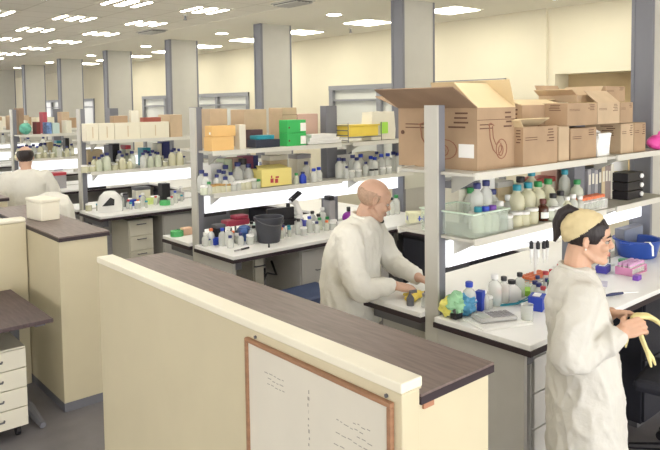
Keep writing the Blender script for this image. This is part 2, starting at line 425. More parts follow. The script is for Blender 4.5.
cabinet('drawer_cabinet', 'tall grey cabinet under the third bench', (3.32, Y2-.55, 0), .42, .50, .83, cabgrey, 1)
cabinet('drawer_cabinet', 'dark blue-grey cabinet under the third bench', (3.78, Y2-.55, 0), .40, .50, .83, slate, 1)

# ------------------------------------------------------------------ counters at the front
def counter(lab, y0, y1, panel):
    t = thing('counter', lab, 'counter', (0, y0, 0)); L = y1-y0
    if panel:
        bxm(1.338, .004, 0, 1.412, L-.016, 1.183).build('partition_panel', cream, t, bevel=.004)
        m = MB(); m.box(1.331, 0, 1.189, 1.419, L-.012, 1.219); c = m.build('panel_cap', capwhite, t, bevel=.004)
        m = MB(); m.box(1.335, .002, 1.1835, 1.416, L-.014, 1.1885); m.build('cap_groove', cream, c)
        x0 = 1.4125
    else: x0 = 1.457
    x1 = 1.764 if panel else 1.795
    bxm(x0+.003, .012, 0 if panel else .06, x1-.012, L, 1.133).build('body', cream, t, bevel=.003)
    o = bxm(x0+.0005, 0, 1.158, x1, L+.05, 1.166).build('worktop', brown, t)
    bxm(x0+.0005, -.001, 1.134, x1+.001, L+.05, 1.1575).build('edging', darkedge, o)
    if not panel: bxm(x0+.006, .016, 0, x1-.016, L, .0595).build('plinth', slate, t)
    return t
ca = counter('long cream counter in front with brown top and white capped panel', 1.249, 3.44, True)
m = MB(); m.box(1.43, .004, 1.115, 1.475, .0115, 1.133); m.build('chipped_edge', mat('bare_chipboard', (.45, .22, .13), .8), ca)
counter('cream counter with brown top and white foam box, behind the desk', 4.378, 6.05, False)
counter('far cream counter with brown top, in front of the man seen from behind', 6.72, 8.9, False)
# framed writing board on the front panel
t = thing('writing_board', 'white writing board in a thin wooden frame on the front counter panel', 'writing board', (1.337, 1.282, .44))
W, Hh = .739, .715
frame_m = mat('reddish_wood_frame', (.34, .18, .10), .55, var=.15, vscale=10, stretch=(1, 1, 6))
bxm(-.010, .012, .012, -.0005, W-.012, Hh-.012).build('board', mat('board_white', (.74, .705, .61), .3, var=.03, vscale=4), t)
for a in ((-.018, 0, Hh-.014, -.0005, W, Hh), (-.018, 0, 0, -.0005, W, .014), (-.018, 0, .0142, -.0005, .016, Hh-.0142), (-.018, W-.016, .0142, -.0005, W, Hh-.0142)):
    bxm(*a).build('frame_bar', frame_m, t, bevel=.002)
scr = mat('faint_pen_marks', (.36, .335, .29), .7)
m = MB(); rr = random.Random(3)
for (yy, zz, n, st) in ((.10, .60, 4, .020), (.10, .50, 5, .022), (.14, .40, 4, .022), (.52, .62, 3, .02), (.30, .38, 5, .022), (.12, .28, 5, .022)):
    for k in range(n):
        z = zz-k*st; y = yy+rr.uniform(-.02, .02)
        for w in range(rr.randint(3, 6)):
            l = rr.uniform(.008, .022); z2 = z+rr.uniform(-.003, .003)
            m.box(-.0108, y, z2, -.0101, y+l, z2+.0025); y += l+.008
for k in range(14):
    zz = .62-.022*k; m.box(-.0108, .375+rr.uniform(-.004, .004), zz, -.0101, .3785+rr.uniform(-.002, .004), zz+rr.uniform(.006, .014))
m.build('faint_pen_marks', scr, t)
for yy, zz in ((.03, Hh+.010), (W-.05, Hh+.010)):
    m = MB(); m.cyl((0, 0, 0), .006, .006, 10); m.xform(Matrix.Translation((.0005, yy, zz)) @ Matrix.Rotation(-PI/2, 4, 'Y')); m.build('screw', dgrey, t)
# side partition, desk and drawer pedestal
t = thing('partition', 'low cream partition behind the brown desk', 'partition', (-1.6, 5.04, 0))
bxm(0, 0, 0, 3.052, .08, 1.185).build('panel', cream, t, bevel=.004)
bxm(0, -.006, 1.186, 3.052, .086, 1.219).build('panel_cap', capwhite, t, bevel=.012)
t = thing('desk', 'brown topped desk with grey steel legs against the cream partition', 'desk', (-.25, 4.115, 0))
o = bxm(0, 0, .705, 1.57, .88, .73).build('desktop', brown2, t, bevel=.003)
m = MB(); m.cyl((1.38, .80, .7302), .03, .004, 16); m.build('cable_cap', black, o)
for x in (.16, 1.50):
    m = MB(); m.box(x, .68, .05, x+.06, .76, .704); m.box(x, .12, .66, x+.06, .76, .704)
    m.tube([(x+.03, .14, .025), (x+.03, .40, .045), (x+.03, .82, .045)], [.02, .034, .034], 8); m.build('leg', slate, t, smooth=False)
bxm(.22, .70, .42, 1.49, .715, .69).build('modesty_panel', dgrey, t)
t = thing('drawer_pedestal', 'cream four-drawer pedestal on castors under the brown desk', 'drawer unit', (.79, 4.24, 0))
bxm(0, 0, .07, .40, .5, .56).build('body', cabwhite, t, bevel=.004)
for k in range(4):
    z = .078+k*.12
    dr = bxm(.004, -.018, z, .396, -.0005, z+.114).build('drawer', cabwhite, t, bevel=.003)
    m = MB(); m.tube([(.14, -.019, z+.06), (.145, -.04, z+.06), (.255, -.04, z+.06), (.26, -.019, z+.06)], .006, 6); m.build('handle', dgrey, dr)
for x in (.05, .35):
    for y in (.05, .45):
        m = MB(); m.tube([(x-.012, y, .035), (x+.012, y, .035)], .034, 12); m.box(x-.008, y-.01, .04, x+.008, y+.01, .069); m.build('castor', black, t)
# white foam box on the counter behind
t = thing('foam_box', 'white foam box with a lid standing on the brown counter', 'box', (1.63, 5.22, 1.1662), R(8)); t.scale = (.86, .86, .92)
bxm(-.085, -.14, 0, .085, .14, .145).build('body', capwhite, t, bevel=.008)
bxm(-.092, -.147, .146, .092, .147, .175).build('lid', capwhite, t, bevel=.01)
# ------------------------------------------------------------------ cartons
def carton(label, x0, y0, z0, w, d, h, m=None, rz=0, flaps=(), hollow=False, marks=0, paper_label=False, group=None, name='carton', mmark=None, seam=False, fm=None):
    m = m or kraft
    t = thing(name, label, 'box', (x0+w/2, y0+d/2, z0), rz, group)
    hw, hd = w/2, d/2
    mb = MB()
    if hollow:
        k = .006
        mb.box(-hw, -hd, 0, hw, hd, k); mb.box(-hw, -hd, k, -hw+k, hd, h); mb.box(hw-k, -hd, k, hw, hd, h)
        mb.box(-hw+k, -hd, k, hw-k, -hd+k, h); mb.box(-hw+k, hd-k, k, hw-k, hd, h)
        mb.build('body', m, t)
    else: mb.box(-hw, -hd, 0, hw, hd, h); mb.build('body', m, t, bevel=.004)
    for side, ang, ln, fmat in flaps:        # angle from upright, positive outwards
        a = R(ang); u, v = math.sin(a)*ln, math.cos(a)*ln
        q = {'x-': [(-hw, hd, h), (-hw, -hd, h), (-hw-u, -hd, h+v), (-hw-u, hd, h+v)], 'x+': [(hw, -hd, h), (hw, hd, h), (hw+u, hd, h+v), (hw+u, -hd, h+v)],
             'y-': [(-hw, -hd, h), (hw, -hd, h), (hw, -hd-u, h+v), (-hw, -hd-u, h+v)], 'y+': [(hw, hd, h), (-hw, hd, h), (-hw, hd+u, h+v), (hw, hd+u, h+v)]}[side]
        f = MB(); f.poly(q, .005); f.build('flap', fmat or m, t)
    if seam:
        f = MB(); f.box(-hw-.001, -hd-.001, h*.80, hw+.001, -hd-.0002, h*.81); f.build('seam', ink, t)
    if marks:
        r = random.Random(marks)
        for face in 'xy':
            f = MB()
            L = d if face == 'x' else w
            for k in range(3+marks % 3):
                zz = h*(.90-.075*k); a = L*(.5-r.uniform(.10, .14)); b = a-L*r.uniform(.14, .22)
                if face == 'x': f.box(-hw-.001, -a+0*b, zz, -hw-.0002, -b, zz+h*.028)
                else: f.box(b, -hd-.001, zz, a, -hd-.0002, zz+h*.028)
            f.build('printed_lines', mmark or ink, t); f = MB()
            for k in range(2):
                zz = h*(.72-.06*k)
                if face == 'x': f.box(-hw-.001, -hd+L*.62, zz, -hw-.0002, -hd+L*.9, zz+h*.018)
                else: f.box(-hw+L*.06, -hd-.001, zz, -hw+L*.4, -hd-.0002, zz+h*.018)
            f.build('printed_caption', mmark or ink, t)
    if paper_label:
        f = MB(); f.box(-hw-.0012, -hd+.02, h*.2, -hw-.0003, -hd+.02+d*.18, h*.42); f.build('paper_label', paper, t)
    return t
def glove_print(t, hw, hd, h, w, d):         # outline drawing of a gloved hand and ring printed on two faces
    def draw(fn, L):
        f = MB()
        pts = [(.30, .72), (.32, .50), (.40, .32), (.52, .22), (.62, .30), (.60, .42)]
        f.tube([fn(a*L, b*h) for a, b in pts], .0035, 5)
        pts = [(.38, .70), (.40, .52), (.47, .40), (.58, .44)]
        f.tube([fn(a*L, b*h) for a, b in pts], .003, 5)
        f.tube([fn(a*L, b*h) for a, b in ((.27, .72), (.34, .75), (.42, .71))], .0035, 5)
        f.tube([fn((.62+.14*math.cos(k*PI/8))*L, (.32+.16*math.sin(k*PI/8))*h) for k in range(17)], .003, 5)
        f.tube([fn((.60+.06*math.cos(k*PI/5))*L, (.30+.09*math.sin(k*PI/5))*h) for k in range(11)], .003, 5)
        f.build('glove_drawing', inkred, t)
    draw(lambda a, b: (-hw-.0005, hd-a, b), d)
    draw(lambda a, b: (-hw+a, -hd-.0005, b), w)
ZTs = ZT+.0065; ZLs = ZL+.0065               # just above the shelf lips
big = carton('big open brown carton with a printed glove drawing, behind the grey post', 2.80, 2.085, ZT+.0005, .34, .55, .325, kraft, hollow=True, seam=True, marks=4, paper_label=True,
             flaps=[('x-', 62, .22, kraft3), ('y-', -48, .20, kraftin), ('x+', -20, .16, kraftin), ('y+', 70, .2, kraft)])  # dull x- flap has shade in its colour, pale y- flap has light
glove_print(big, .17, .275, .325, .34, .55)
f = MB(); f.xform(Matrix.Identity(4)); f.lathe([(.012, 0), (.012, .004)], (0, 0, 0), 12); f.xform(Matrix.Translation((-.171, .24, .19)) @ Matrix.Rotation(-PI/2, 4, 'Y')); f.build('hand_hole', ink, big)
def cx(a, b, Y, d=0):                        # left and right outline of a box whose front runs at Y
    xa, xb, xd = sx(a, Y), sx(b, Y), sx(a, Y+d)
    return (xd, xb-xd) if xb-xd > .45*(xb-xa) else (xa, xb-xa)
T = ZTs-.006+.0005
def cart(label, a, b, Y, d, z, h, m=None, **k):
    x, w = cx(a, b, Y, d); return carton(label, x, Y, z, w, d, h, m, **k)
cart('small brown carton with a loose open lid, standing beside the big open carton', 523, 557, 2.03, .13, T, .215, kraft, marks=5, flaps=[('y+', -60, .09, kraftin), ('x-', 40, .05, kraftin)], hollow=True)
cart('tall brown carton behind the one with the loose open lid', 522, 562, 2.20, .28, T, .335, kraft, marks=3, flaps=[('y-', -75, .12, kraftin)])
cart('narrow plain carton wedged under the upper cartons', 558.5, 569, 2.06, .13, T, .205, kraft2)
cart('square brown carton in the lower row, beside the white bag', 570.5, 596, 2.06, .40, T, .190, kraft, marks=6)
cart('brown carton stacked on the square one beside the white bag', 567, 596.5, 2.05, .42, T+.2055, .135, kraft, marks=7, flaps=[('y+', -80, .15, kraftin)])
cart('brown carton behind the white bag', 602, 619, 2.23, .22, T, .20, kraft3)
cart('brown carton in the lower row, under the shrink-wrapped one, near the broad column', 620.5, 633, 2.06, .4, T, .20, kraft2, marks=2)
cart('narrow brown carton touching the broad column', 633.5, 645, 2.06, .09, T, .20, kraft, marks=8)
cart('shrink-wrapped brown carton on top of the row near the column', 597, 619, 2.05, .42, T+.2055, .135, kraft2, marks=5, flaps=[('y-', -50, .12, kraft2)])
cart('brown carton at the end of the upper row, leaning on the column', 619.5, 632, 2.05, .42, T+.2055, .135, kraft, marks=9)
cart('topmost open carton with raised flaps, in front of the wall niche', 576, 598, 2.17, .27, T+.345, .045, kraft2, hollow=True, flaps=[('y+', 25, .075, kraft), ('x-', 60, .07, kraft2), ('x+', 45, .08, kraft2)])
cart('topmost brown carton beside the column, above the shrink-wrapped one', 605, 624, 2.17, .28, T+.345, .105, kraft, marks=3)
# white bag
t = thing('plastic_bag', 'white crinkled plastic bag tucked between brown cartons on the top shelf', 'bag', (4.10, 2.13, T))
m = MB(); m.box(-.085, -.06, 0, .085, .06, .145)
bmesh.ops.subdivide_edges(m.bm, edges=m.bm.edges, cuts=5, use_grid_fill=True)
for v in m.bm.verts:
    n = noise.noise(v.co*24); v.co += Vector((n*.014, noise.noise(v.co*24+Vector((4, 0, 0)))*.016, n*.012 if v.co.z > .02 else 0)); v.co.z = max(v.co.z, .0)
m.build('bag_body', paper, t)
m = MB(); m.tube([(-.03, 0, .145), (0, 0, .16), (.05, -.01, .15)], [.010, .012, .004], 6); m.build('knotted_top', paper, t)
# pink bag and a carton beyond the column
t = thing('plastic_bag', 'magenta plastic bag on the top shelf in front of the broad column', 'bag', (4.86, 2.045, T))
m = MB(); m.ell((0, 0, .055), (.16, .06, .055), u=20, v=12)
for v in m.bm.verts:
    n = noise.noise(v.co*22+Vector((3, 0, 0))); v.co += Vector((n*.02, n*.012, 0)); v.co.z = max(v.co.z, 0)
m.build('bag_body', pinkm, t, smooth=True)
m = MB(); m.tube([(-.05, -.01, .095), (0, 0, .125), (.06, 0, .10)], [.006, .008, .006], 6); m.build('handle', pinkm, t)

# ------------------------------------------------------------------ bottles: one of each kind, then copies
PROFB = {
 'bottle': ([(.0, 0), (.038, 0), (.040, .006), (.040, .115), (.034, .135), (.018, .150), (.018, .165)], (.022, .160, .030)),
 'tall_bottle': ([(.0, 0), (.034, 0), (.036, .006), (.036, .17), (.030, .19), (.016, .205), (.016, .22)], (.021, .215, .032)),
 'small_bottle': ([(.0, 0), (.026, 0), (.028, .005), (.028, .060), (.022, .072), (.014, .080), (.014, .088)], (.017, .086, .022)),
 'jar': ([(.0, 0), (.032, 0), (.034, .005), (.034, .055), (.030, .062)], (.033, .0625, .016)),
 'vial': ([(.0, 0), (.013, 0), (.014, .004), (.014, .055)], (.0145, .0555, .016)),
}
PROTO = {}
def bottle_proto(kind, bm_, cm, lab):
    key = (kind, bm_.name, cm.name, lab)
    if key in PROTO: return PROTO[key], False
    prof, (cr, cz, ch) = PROFB[kind]
    t = thing(kind, 'x', 'bottle')
    m = MB(); m.lathe(prof, seg=14); m.build('body', bm_, t, smooth=True)
    m = MB(); m.lathe([(cr*.96, cz), (cr, cz+.003), (cr, cz+ch-.003), (cr*.9, cz+ch)], seg=14); m.build('cap', cm, t, smooth=True)
    if lab:
        r = max(p[0] for p in prof)+.0008; h = prof[3][1]
        m = MB(); n = 8; r1 = r
        for k in range(n):
            a0, a1 = -2.6+k*.26, -2.6+(k+1)*.26
            vs = [m.bm.verts.new((r1*math.cos(a), r1*math.sin(a), z)) for a, z in ((a0, h*.25), (a1, h*.25), (a1, h*.75), (a0, h*.75))]; m.bm.faces.new(vs)
        bmesh.ops.remove_doubles(m.bm, verts=m.bm.verts, dist=1e-5)
        m.build('label', paper, t)
    PROTO[key] = t; return t, True
CAPN = {'navy_blue_cap': 'navy-capped', 'bright_blue_plastic': 'blue-capped', 'teal_plastic': 'teal-capped', 'green_plastic': 'green-capped', 'black_plastic': 'black-capped', 'purple_plastic': 'purple-capped', 'orange_plastic': 'orange-capped', 'white_plastic': 'white-capped', 'red_plastic': 'red-capped', 'yellow_plastic': 'yellow-capped', 'tan_lid': 'tan-lidded'}
BODN = {'clear_glass': 'clear', 'frosted_plastic': 'white', 'pale_yellow_solution': 'yellowish', 'pale_green_solution': 'greenish', 'amber_glass': 'amber', 'paper': 'white'}
KN = {'bottle': 'bottle', 'tall_bottle': 'tall bottle', 'small_bottle': 'small bottle', 'jar': 'jar', 'vial': 'vial'}
tanlid = mat('tan_lid', (.50, .30, .10), .5)
PENDING = {}
def put(row, kind, bm_, cm, x, y, z, s=1, lab=False, rz=None):
    p, new = bottle_proto(kind, bm_, cm, lab)
    o = p if new else dup(p)
    o.location = (x, y, z); o.scale = (s, s, s); o.rotation_euler.z = random.uniform(-.5, .5) if rz is None else rz
    PENDING.setdefault((row, kind, bm_.name, cm.name), []).append(o)
    return o
def label_rows():
    for (row, kind, b, c), os_ in PENDING.items():
        os_.sort(key=lambda o: imgx(o.location))
        base = f"{CAPN.get(c, c)} {BODN.get(b, b)} {KN[kind]}"
        for k, o in enumerate(os_):
            o['label'] = f"{base} on the {row}" if len(os_) == 1 else f"{ORDF[k] if k < len(ORDF) else 'last '}{base} from the grey end post, {row}"
            o['group'] = f"{KN[kind]}s on the {row}"
        # names, labels and groups are complete here
L0 = "lower shelf beside the woman"; L1 = "lower shelf behind the bald man"; L2 = 'lower shelf of the third bench'; L3 = 'lower shelf of the fourth bench'
def shelfpt(i, px, dy): Y = ys(i)+dy; return sx(px, Y), Y
def rowput(i, row, items):
    for kind, bm_, cm, px, dy, s in items:
        x, y = shelfpt(i, px, dy); put(row, kind, bm_, cm, x, y, ZL+.0005, s)
# bench beside the woman ----------------------------------------------------
rowput(0, L0, [
 ('tall_bottle', glassw, navycap, 477, -.06, 1.0), ('tall_bottle', glassw, navycap, 486, -.02, 1.0), ('bottle', glassw, greencap, 471, .07, 1.05), ('bottle', glassy, navycap, 492.5, .0, .98),
 ('bottle', glassyel, tealcap, 517, -.10, 1.12), ('bottle', glassyel, tealcap, 528, -.10, 1.14), ('tall_bottle', glassyel, tealcap, 531.5, .01, 1.06), ('bottle', glassy, black, 520.5, .04, 1.2),
 ('bottle', glassyel, greencap, 538, -.08, 1.1), ('bottle', glassyel, greencap, 548, -.07, 1.12), ('small_bottle', glassy, black, 553, -.14, 1.25), ('small_bottle', glassy, black, 560.5, -.13, 1.3),
 ('tall_bottle', glassy, tealcap, 564.5, -.03, 1.0), ('bottle', glassgrn, greencap, 577, -.12, 1.0),
 ('jar', glassy, whiteplast, 507, -.19, 1.0), ('jar', glassyel, whiteplast, 516, -.18, 1.05), ('jar', glassyel, whiteplast, 524, -.19, 1.0), ('jar', glassyel, whiteplast, 532, -.18, 1.1),
 ('small_bottle', glassgrn, whiteplast, 500, -.08, 1.2), ('small_bottle', glassy, whiteplast, 509, -.06, 1.4), ('small_bottle', glassyel, whiteplast, 567, -.17, 1.0), ('small_bottle', glassy, whiteplast, 573, -.18, 1.1), ('small_bottle', glassy, whiteplast, 580, -.19, .95),
 ('jar', glassy, whiteplast, 556, -.20, .9), ('jar', glassgrn, whiteplast, 549.5, -.20, .9)])
x, y = shelfpt(0, 543, -.185)
a = put(L0, 'small_bottle', amber, redcap, x, y, ZL+.0005, 1.16, True, rz=-.3); a.children[1].data.materials[0] = mat('dark_red_cap', (.12, .02, .015), .4)
PENDING.pop((L0, 'small_bottle', 'amber_glass', 'red_plastic')); a['label'] = 'amber bottle with a white label at the edge of the lower shelf above the woman'; a['group'] = 'small bottles on the lower shelf'
# clear crate with three capped bottles at the shelf end
t = thing('plastic_crate', 'clear greenish plastic crate holding capped bottles at the end of the lower shelf', 'crate', (2.68, 2.022, ZL+.0065))
cr = clear('greenish_clear_plastic', (.88, .95, .9), .82)
m = MB(); w_, d_, h_ = .30, .34, .115; k = .004
m.box(0, 0, 0, w_, d_, k); m.box(0, 0, k, k, d_, h_); m.box(w_-k, 0, k, w_, d_, h_); m.box(k, 0, k, w_-k, k, h_); m.box(k, d_-k, k, w_-k, d_, h_); m.build('crate_body', cr, t)
m = MB(); m.box(-.008, -.008, h_, w_+.008, .006, h_+.006); m.box(-.008, d_-.006, h_, w_+.008, d_+.008, h_+.006); m.box(-.008, .0062, h_, .006, d_-.0062, h_+.006); m.box(w_-.006, .0062, h_, w_+.008, d_-.0062, h_+.006); m.build('rim', mat('pale_green_rim', (.70, .85, .72), .3), t)
for cm, px, yy in ((tealcap, 478, 2.09), (bluecap, 485.5, 2.075), (purplecap, 492.5, 2.07)):
    put('clear crate on the lower shelf end', 'small_bottle', glassgrn, cm, sx(px, yy), yy, ZL+.012, 1.22)
for px, yy in ((472, 2.17), (480, 2.2), (489, 2.17), (497, 2.13)):
    put('clear crate on the lower shelf end', 'vial', glassy, whiteplast, sx(px, yy), yy, ZL+.012, 1.3)
# things behind them on the far half of the same shelf
def boxy(name, label, cat, x0, y0, z0, w, d, h, m, lid=None, lm=None, group=None, rz=0, bevel=.004):
    t = thing(name, label, cat, (x0+w/2, y0+d/2, z0), rz, group)
    bxm(-w/2, -d/2, 0, w/2, d/2, h*(.82 if lid else 1)).build('body', m, t, bevel=bevel)
    if lid: bxm(-w/2-.003, -d/2-.003, h*.82+.0005, w/2+.003, d/2+.003, h).build('lid', lm or m, t, bevel=bevel)
    return t
def bx(i, name, label, cat, a, b, dy, d, h, m, z=None, lid=None, lm=None, group=None):
    Y = ys(i)+dy; x, w = cx(a, b, Y, d)
    return boxy(name, label, cat, x, Y, (ZL+.0006) if z is None else z, w, d, h, m, lid, lm, group)
beige = mat('beige_card', (.62, .50, .32), .7, var=.05); pinkcard = mat('pinkish_card', (.62, .42, .34), .7, var=.05); offw = mat('off_white_card', (.76, .73, .62), .7, var=.03)
greycard = mat('grey_binder', (.36, .35, .37), .6); palegreen = mat('pale_green_card', (.60, .68, .48), .6)
bx(0, 'storage_box', 'white box with a dark grey lid at the post end of the lower shelf', 'box', 459, 477, .10, .12, .235, offw, lid=1, lm=slate)
bx(0, 'storage_box', 'off-white box behind the two tall navy-capped bottles', 'box', 480, 495, .12, .11, .26, whiteplast)
bx(0, 'storage_box', 'beige box on the far half of the lower shelf behind the teal-capped bottles', 'box', 498, 513, .10, .13, .20, beige, lid=1, lm=cabgrey)
bx(0, 'storage_box', 'wide cream box with a red edge behind the green-capped bottles', 'box', 534, 556, .10, .13, .185, offw, lid=1, lm=mat('red_lid', (.42, .08, .07), .6))
bx(0, 'storage_box', 'pinkish box just before the middle post on the lower shelf', 'box', 556.5, 566, .09, .12, .25, pinkcard)
bx(0, 'storage_box', 'greenish box on the far half of the lower shelf between beige and cream boxes', 'box', 516, 532, .11, .12, .17, palegreen)
t0 = None
for k, (px, mm, h) in enumerate([(588, greycard, .23), (591.5, slate, .235), (595, greycard, .225), (598.5, dgrey, .235), (602, beige, .24), (605, mat('brown_grey_binder', (.30, .24, .22), .6), .24), (608, mat('brown_grey_binder', (.3, .24, .22)), .235), (611, offw, .24)]):
    Y = ys(0)-.06; x = sx(px, Y)
    t = thing('ring_binder', f'{["grey","slate","pale grey","dark grey","beige","brown-grey","brown-grey","off-white"][k]} upright binder on the lower shelf, {ORDF[k]}counted from the middle post', 'binder', (x, Y, ZL+.0006), group='binders on the lower shelf')
    bxm(0, 0, 0, .042, .20, h).build('cover', mm, t, bevel=.003); bxm(.008, -.0012, h*.55, .034, -.0002, h*.85).build('spine_label', offw, t)
bx(0, 'storage_box', 'small yellow box leaning beside the binders on the lower shelf', 'box', 621, 630, -.02, .10, .16, yellowm)
bx(0, 'storage_box', 'white carton on the far half of the lower shelf before the column', 'box', 612, 628, .12, .12, .27, whiteplast, lid=1, lm=offw)
for k in range(3):
    Y = ys(0)-.17; x, w = cx(628, 643, Y)
    t = thing('cassette_drawer', ['lowest of three black drawer cassettes with white knobs on the lower shelf', 'middle of three black drawer cassettes with white knobs on the lower shelf', 'topmost of three black drawer cassettes with white knobs on the lower shelf'][k], 'drawer box', (x, Y, ZL+.0006+.063*k), group='black drawer cassettes')
    bxm(0, 0, 0, w, .13, .058).build('body', black, t, bevel=.003)
    m = MB(); m.ell((w-.04, -.008, .03), (.022, .012, .018)); m.build('knob', whiteplast, t, smooth=True)
# rack of orange capped tubes
def rack(label, x, y, z, nx, ny, mrack, capm, tubem, sp=.03, tubelab='', group='', h=.075, rz=0):
    t = thing('tube_rack', label, 'rack', (x, y, z), rz)
    w, d = nx*sp+.01, ny*sp+.01
    m = MB(); m.box(0, 0, 0, w, d, .006); m.box(0, 0, h*.62, w, d, h*.62+.005)
    m.build('tier', mrack, t)
    for a, b in ((0, .004), (w-.004, w)): bxm(a, 0, .0062, b, d, h*.62-.0003).build('side', mrack, t)
    for i in range(nx):
        for j in range(ny):
            lx, ly = .005+sp*(i+.5), .005+sp*(j+.5); c, s_ = math.cos(rz), math.sin(rz)
            o = put(None, 'vial', tubem, capm, x+lx*c-ly*s_, y+lx*s_+ly*c, z+.0064, h/.075)
            PENDING[(None, 'vial', tubem.name, capm.name)].remove(o)
            o['label'] = tubelab; o['category'] = 'tube'; o['group'] = group; o.name = 'sample_tube'
    return t
x, y = shelfpt(0, 584, -.215)
rack('white tube rack of orange-capped tubes on the lower shelf by the binders', x, y, ZL+.0006, 8, 2, whiteplast, orangecap, glassy, .036, 'orange-capped tube standing in the rack by the binders', 'orange-capped tubes in the shelf rack', .085)

# worktop beside the woman --------------------------------------------------
def wt(px, py):
    x, y = tp(px, py)
    for i in range(4):                       # keep things on the near half of the bench, in front of the spine
        if ys(i)-.14 < y < ys(i)+1.3: y = ys(i)-.14; x = sx(px, y)
    return x, y
ZB = .9006
def tissue(label, px, py, w, d, h, m, rz=0, slot=None):
    x, y = py if px is None else wt(px, py); t = thing('carton', label, 'box', (x, y, ZB), rz)
    bxm(-w/2, -d/2, 0, w/2, d/2, h).build('body', m, t, bevel=.003)
    if slot: bxm(-w*.3, -d*.25, h, w*.3, d*.25, h+.003).build('opening', slot, t)
    return t
bluebox = mat('royal_blue_card', (.02, .055, .42), .5)
tissue('royal blue box lying at the bench edge by the woman\'s back', 537, 309, .10, .075, .075, bluebox, R(20), paper)
tissue('small royal blue box standing upright at the back of the bench under the light', 480, 277, .05, .04, .105, bluebox, R(15))
t = thing('foot_pad', '', ''); bpy.data.objects.remove(t)
# calculator-like keypad device on papers
x, y = wt(497, 322)
t = thing('paper_stack', 'stack of white papers under the grey keypad device', 'papers', (x, y, ZB), R(-22)); 
bxm(-.14, -.10, 0, .14, .10, .006).build('sheets', paper, t); bxm(-.12, -.095, .0062, .15, .095, .0085).build('top_sheet', whiteplast, t)
t = thing('calculator', 'silver grey desk calculator lying on white papers at the bench corner', 'calculator', (x+.005, y+.02, ZB+.009), R(-25))
m = MB(); m.box(-.105, -.055, 0, .105, .055, .022); m.build('case', mat('silver_plastic', (.50, .50, .50), .35), t, bevel=.012)
bxm(-.092, -.04, .0222, -.04, .04, .0245).build('screen', mat('lcd_screen', (.58, .62, .55), .2), t)
for i in range(5):
    for j in range(4): bxm(-.028+.025*i, -.043+.023*j, .0222, -.010+.025*i, -.027+.023*j, .0262).build('key', greycard, t)
# crumpled blue green bag
x, y = wt(462, 300)
t = thing('plastic_bag', 'crumpled clear blue and green plastic bag beside the grey post', 'bag', (x, y, ZB))
def crumple(c, r, m, nm, seed):
    b = MB(); b.ell(c, r, u=24, v=16)
    for v in b.bm.verts:
        n = noise.noise(v.co*38+Vector((seed, 0, 0))); v.co += (v.co-Vector(c)).normalized()*n*.022; v.co.z = max(v.co.z, .001)
    return b.build(nm, m, t, smooth=False)
crumple((.03, 0, .055), (.055, .05, .055), mat('blue_film', (.10, .35, .60), .2), 'blue_film', 2); crumple((-.035, .02, .065), (.05, .05, .065), mat('green_film', (.35, .66, .40), .2), 'green_film', 5); crumple((-.07, .05, .05), (.03, .03, .05), mat('yellow_film', (.85, .80, .2), .25), 'yellow_film', 9)
x, y = wt(456, 311)
t = thing('tape_dispenser', 'small black clips and dispenser in front of the crumpled bag', 'dispenser', (x, y, ZB))
m = MB(); m.box(-.03, -.02, 0, .03, .02, .03); m.build('base', black, t, bevel=.006)
m = MB(); m.lathe([(.016, -.01), (.024, -.01), (.024, .01), (.016, .01), (.016, -.01)], seg=16); m.xform(Matrix.Translation((.0, 0, .045)) @ Matrix.Rotation(PI/2, 4, 'X')); m.build('reel', dgrey, t)
# jug, beaker, small things
x, y = wt(512, 288)
t = thing('jug', 'white round jug with a black cap in the middle of the bench', 'jug', (x, y, ZB))
m = MB(); m.lathe([(0, 0), (.045, 0), (.052, .01), (.052, .05), (.03, .075), (.018, .08), (.018, .088)], seg=18); m.build('body', whiteplast, t, smooth=True)
m = MB(); m.cyl((0, 0, .0882), .022, .02, 14); m.build('cap', black, t)
m = MB(); m.tube([(.05, 0, .06), (.075, 0, .055), (.075, 0, .03), (.052, 0, .02)], .007, 8); m.build('handle', whiteplast, t)
x, y = wt(527, 321)
t = thing('beaker', 'small clear glass beaker at the bench edge behind the woman', 'beaker', (x, y, ZB))
m = MB(); m.lathe([(0, 0), (.028, 0), (.03, .004), (.03, .08), (.033, .085), (.030, .083), (.027, .006), (0, .005)], seg=18); m.build('glass', clear('beaker_glass', (.85, .87, .84), .6), t, smooth=True)
m = MB(); m.cyl((0, 0, .0055), .026, .02, 16); m.build('liquid', glassgrn, t)
x, y = wt(517, 305)
t = thing('forceps', 'teal handled forceps lying across the bench by the beaker', 'tool', (x, y, ZB+.004), R(-30))
m = MB(); m.tube([(-.10, 0, 0), (.0, .006, .004), (.10, .03, .03)], [.006, .005, .003], 6); m.build('arm', tealcap, t); m = MB(); m.tube([(-.10, 0, .0), (0, -.006, .004), (.10, .0, .028)], [.006, .005, .003], 6); m.build('arm', tealcap, t)
tissue('tiny teal box in front of the white jug', 497, 284, .045, .03, .03, tealcap, R(10))
x, y = wt(527, 291)
t = thing('lime_lid', 'lime green round lid between the white jug and the blue box', 'lid', (x, y, ZB)); m = MB(); m.lathe([(0, 0), (.045, 0), (.048, .008), (.045, .03), (.02, .034), (0, .034)], seg=20); m.build('disc', limecap, t, smooth=True)
x, y = wt(533, 268)
rack('white rack of orange-capped tubes on the bench beside the woman\'s head', x, y, ZB, 7, 3, whiteplast, orangecap, glassy, .03, 'orange-capped tube in the bench rack beside the woman\'s head', 'orange-capped tubes in the bench rack', .075)
x, y = wt(534, 284)
rack('low rack of salmon-capped tubes between the lime lid and blue box', x-.02, y, ZB, 4, 2, whiteplast, mat('salmon_plastic', (.85, .40, .25), .5), glassy, .028, 'salmon-capped tube in the low rack by the lime lid', 'salmon-capped tubes', .05)
CAPN['salmon_plastic'] = 'salmon-capped'
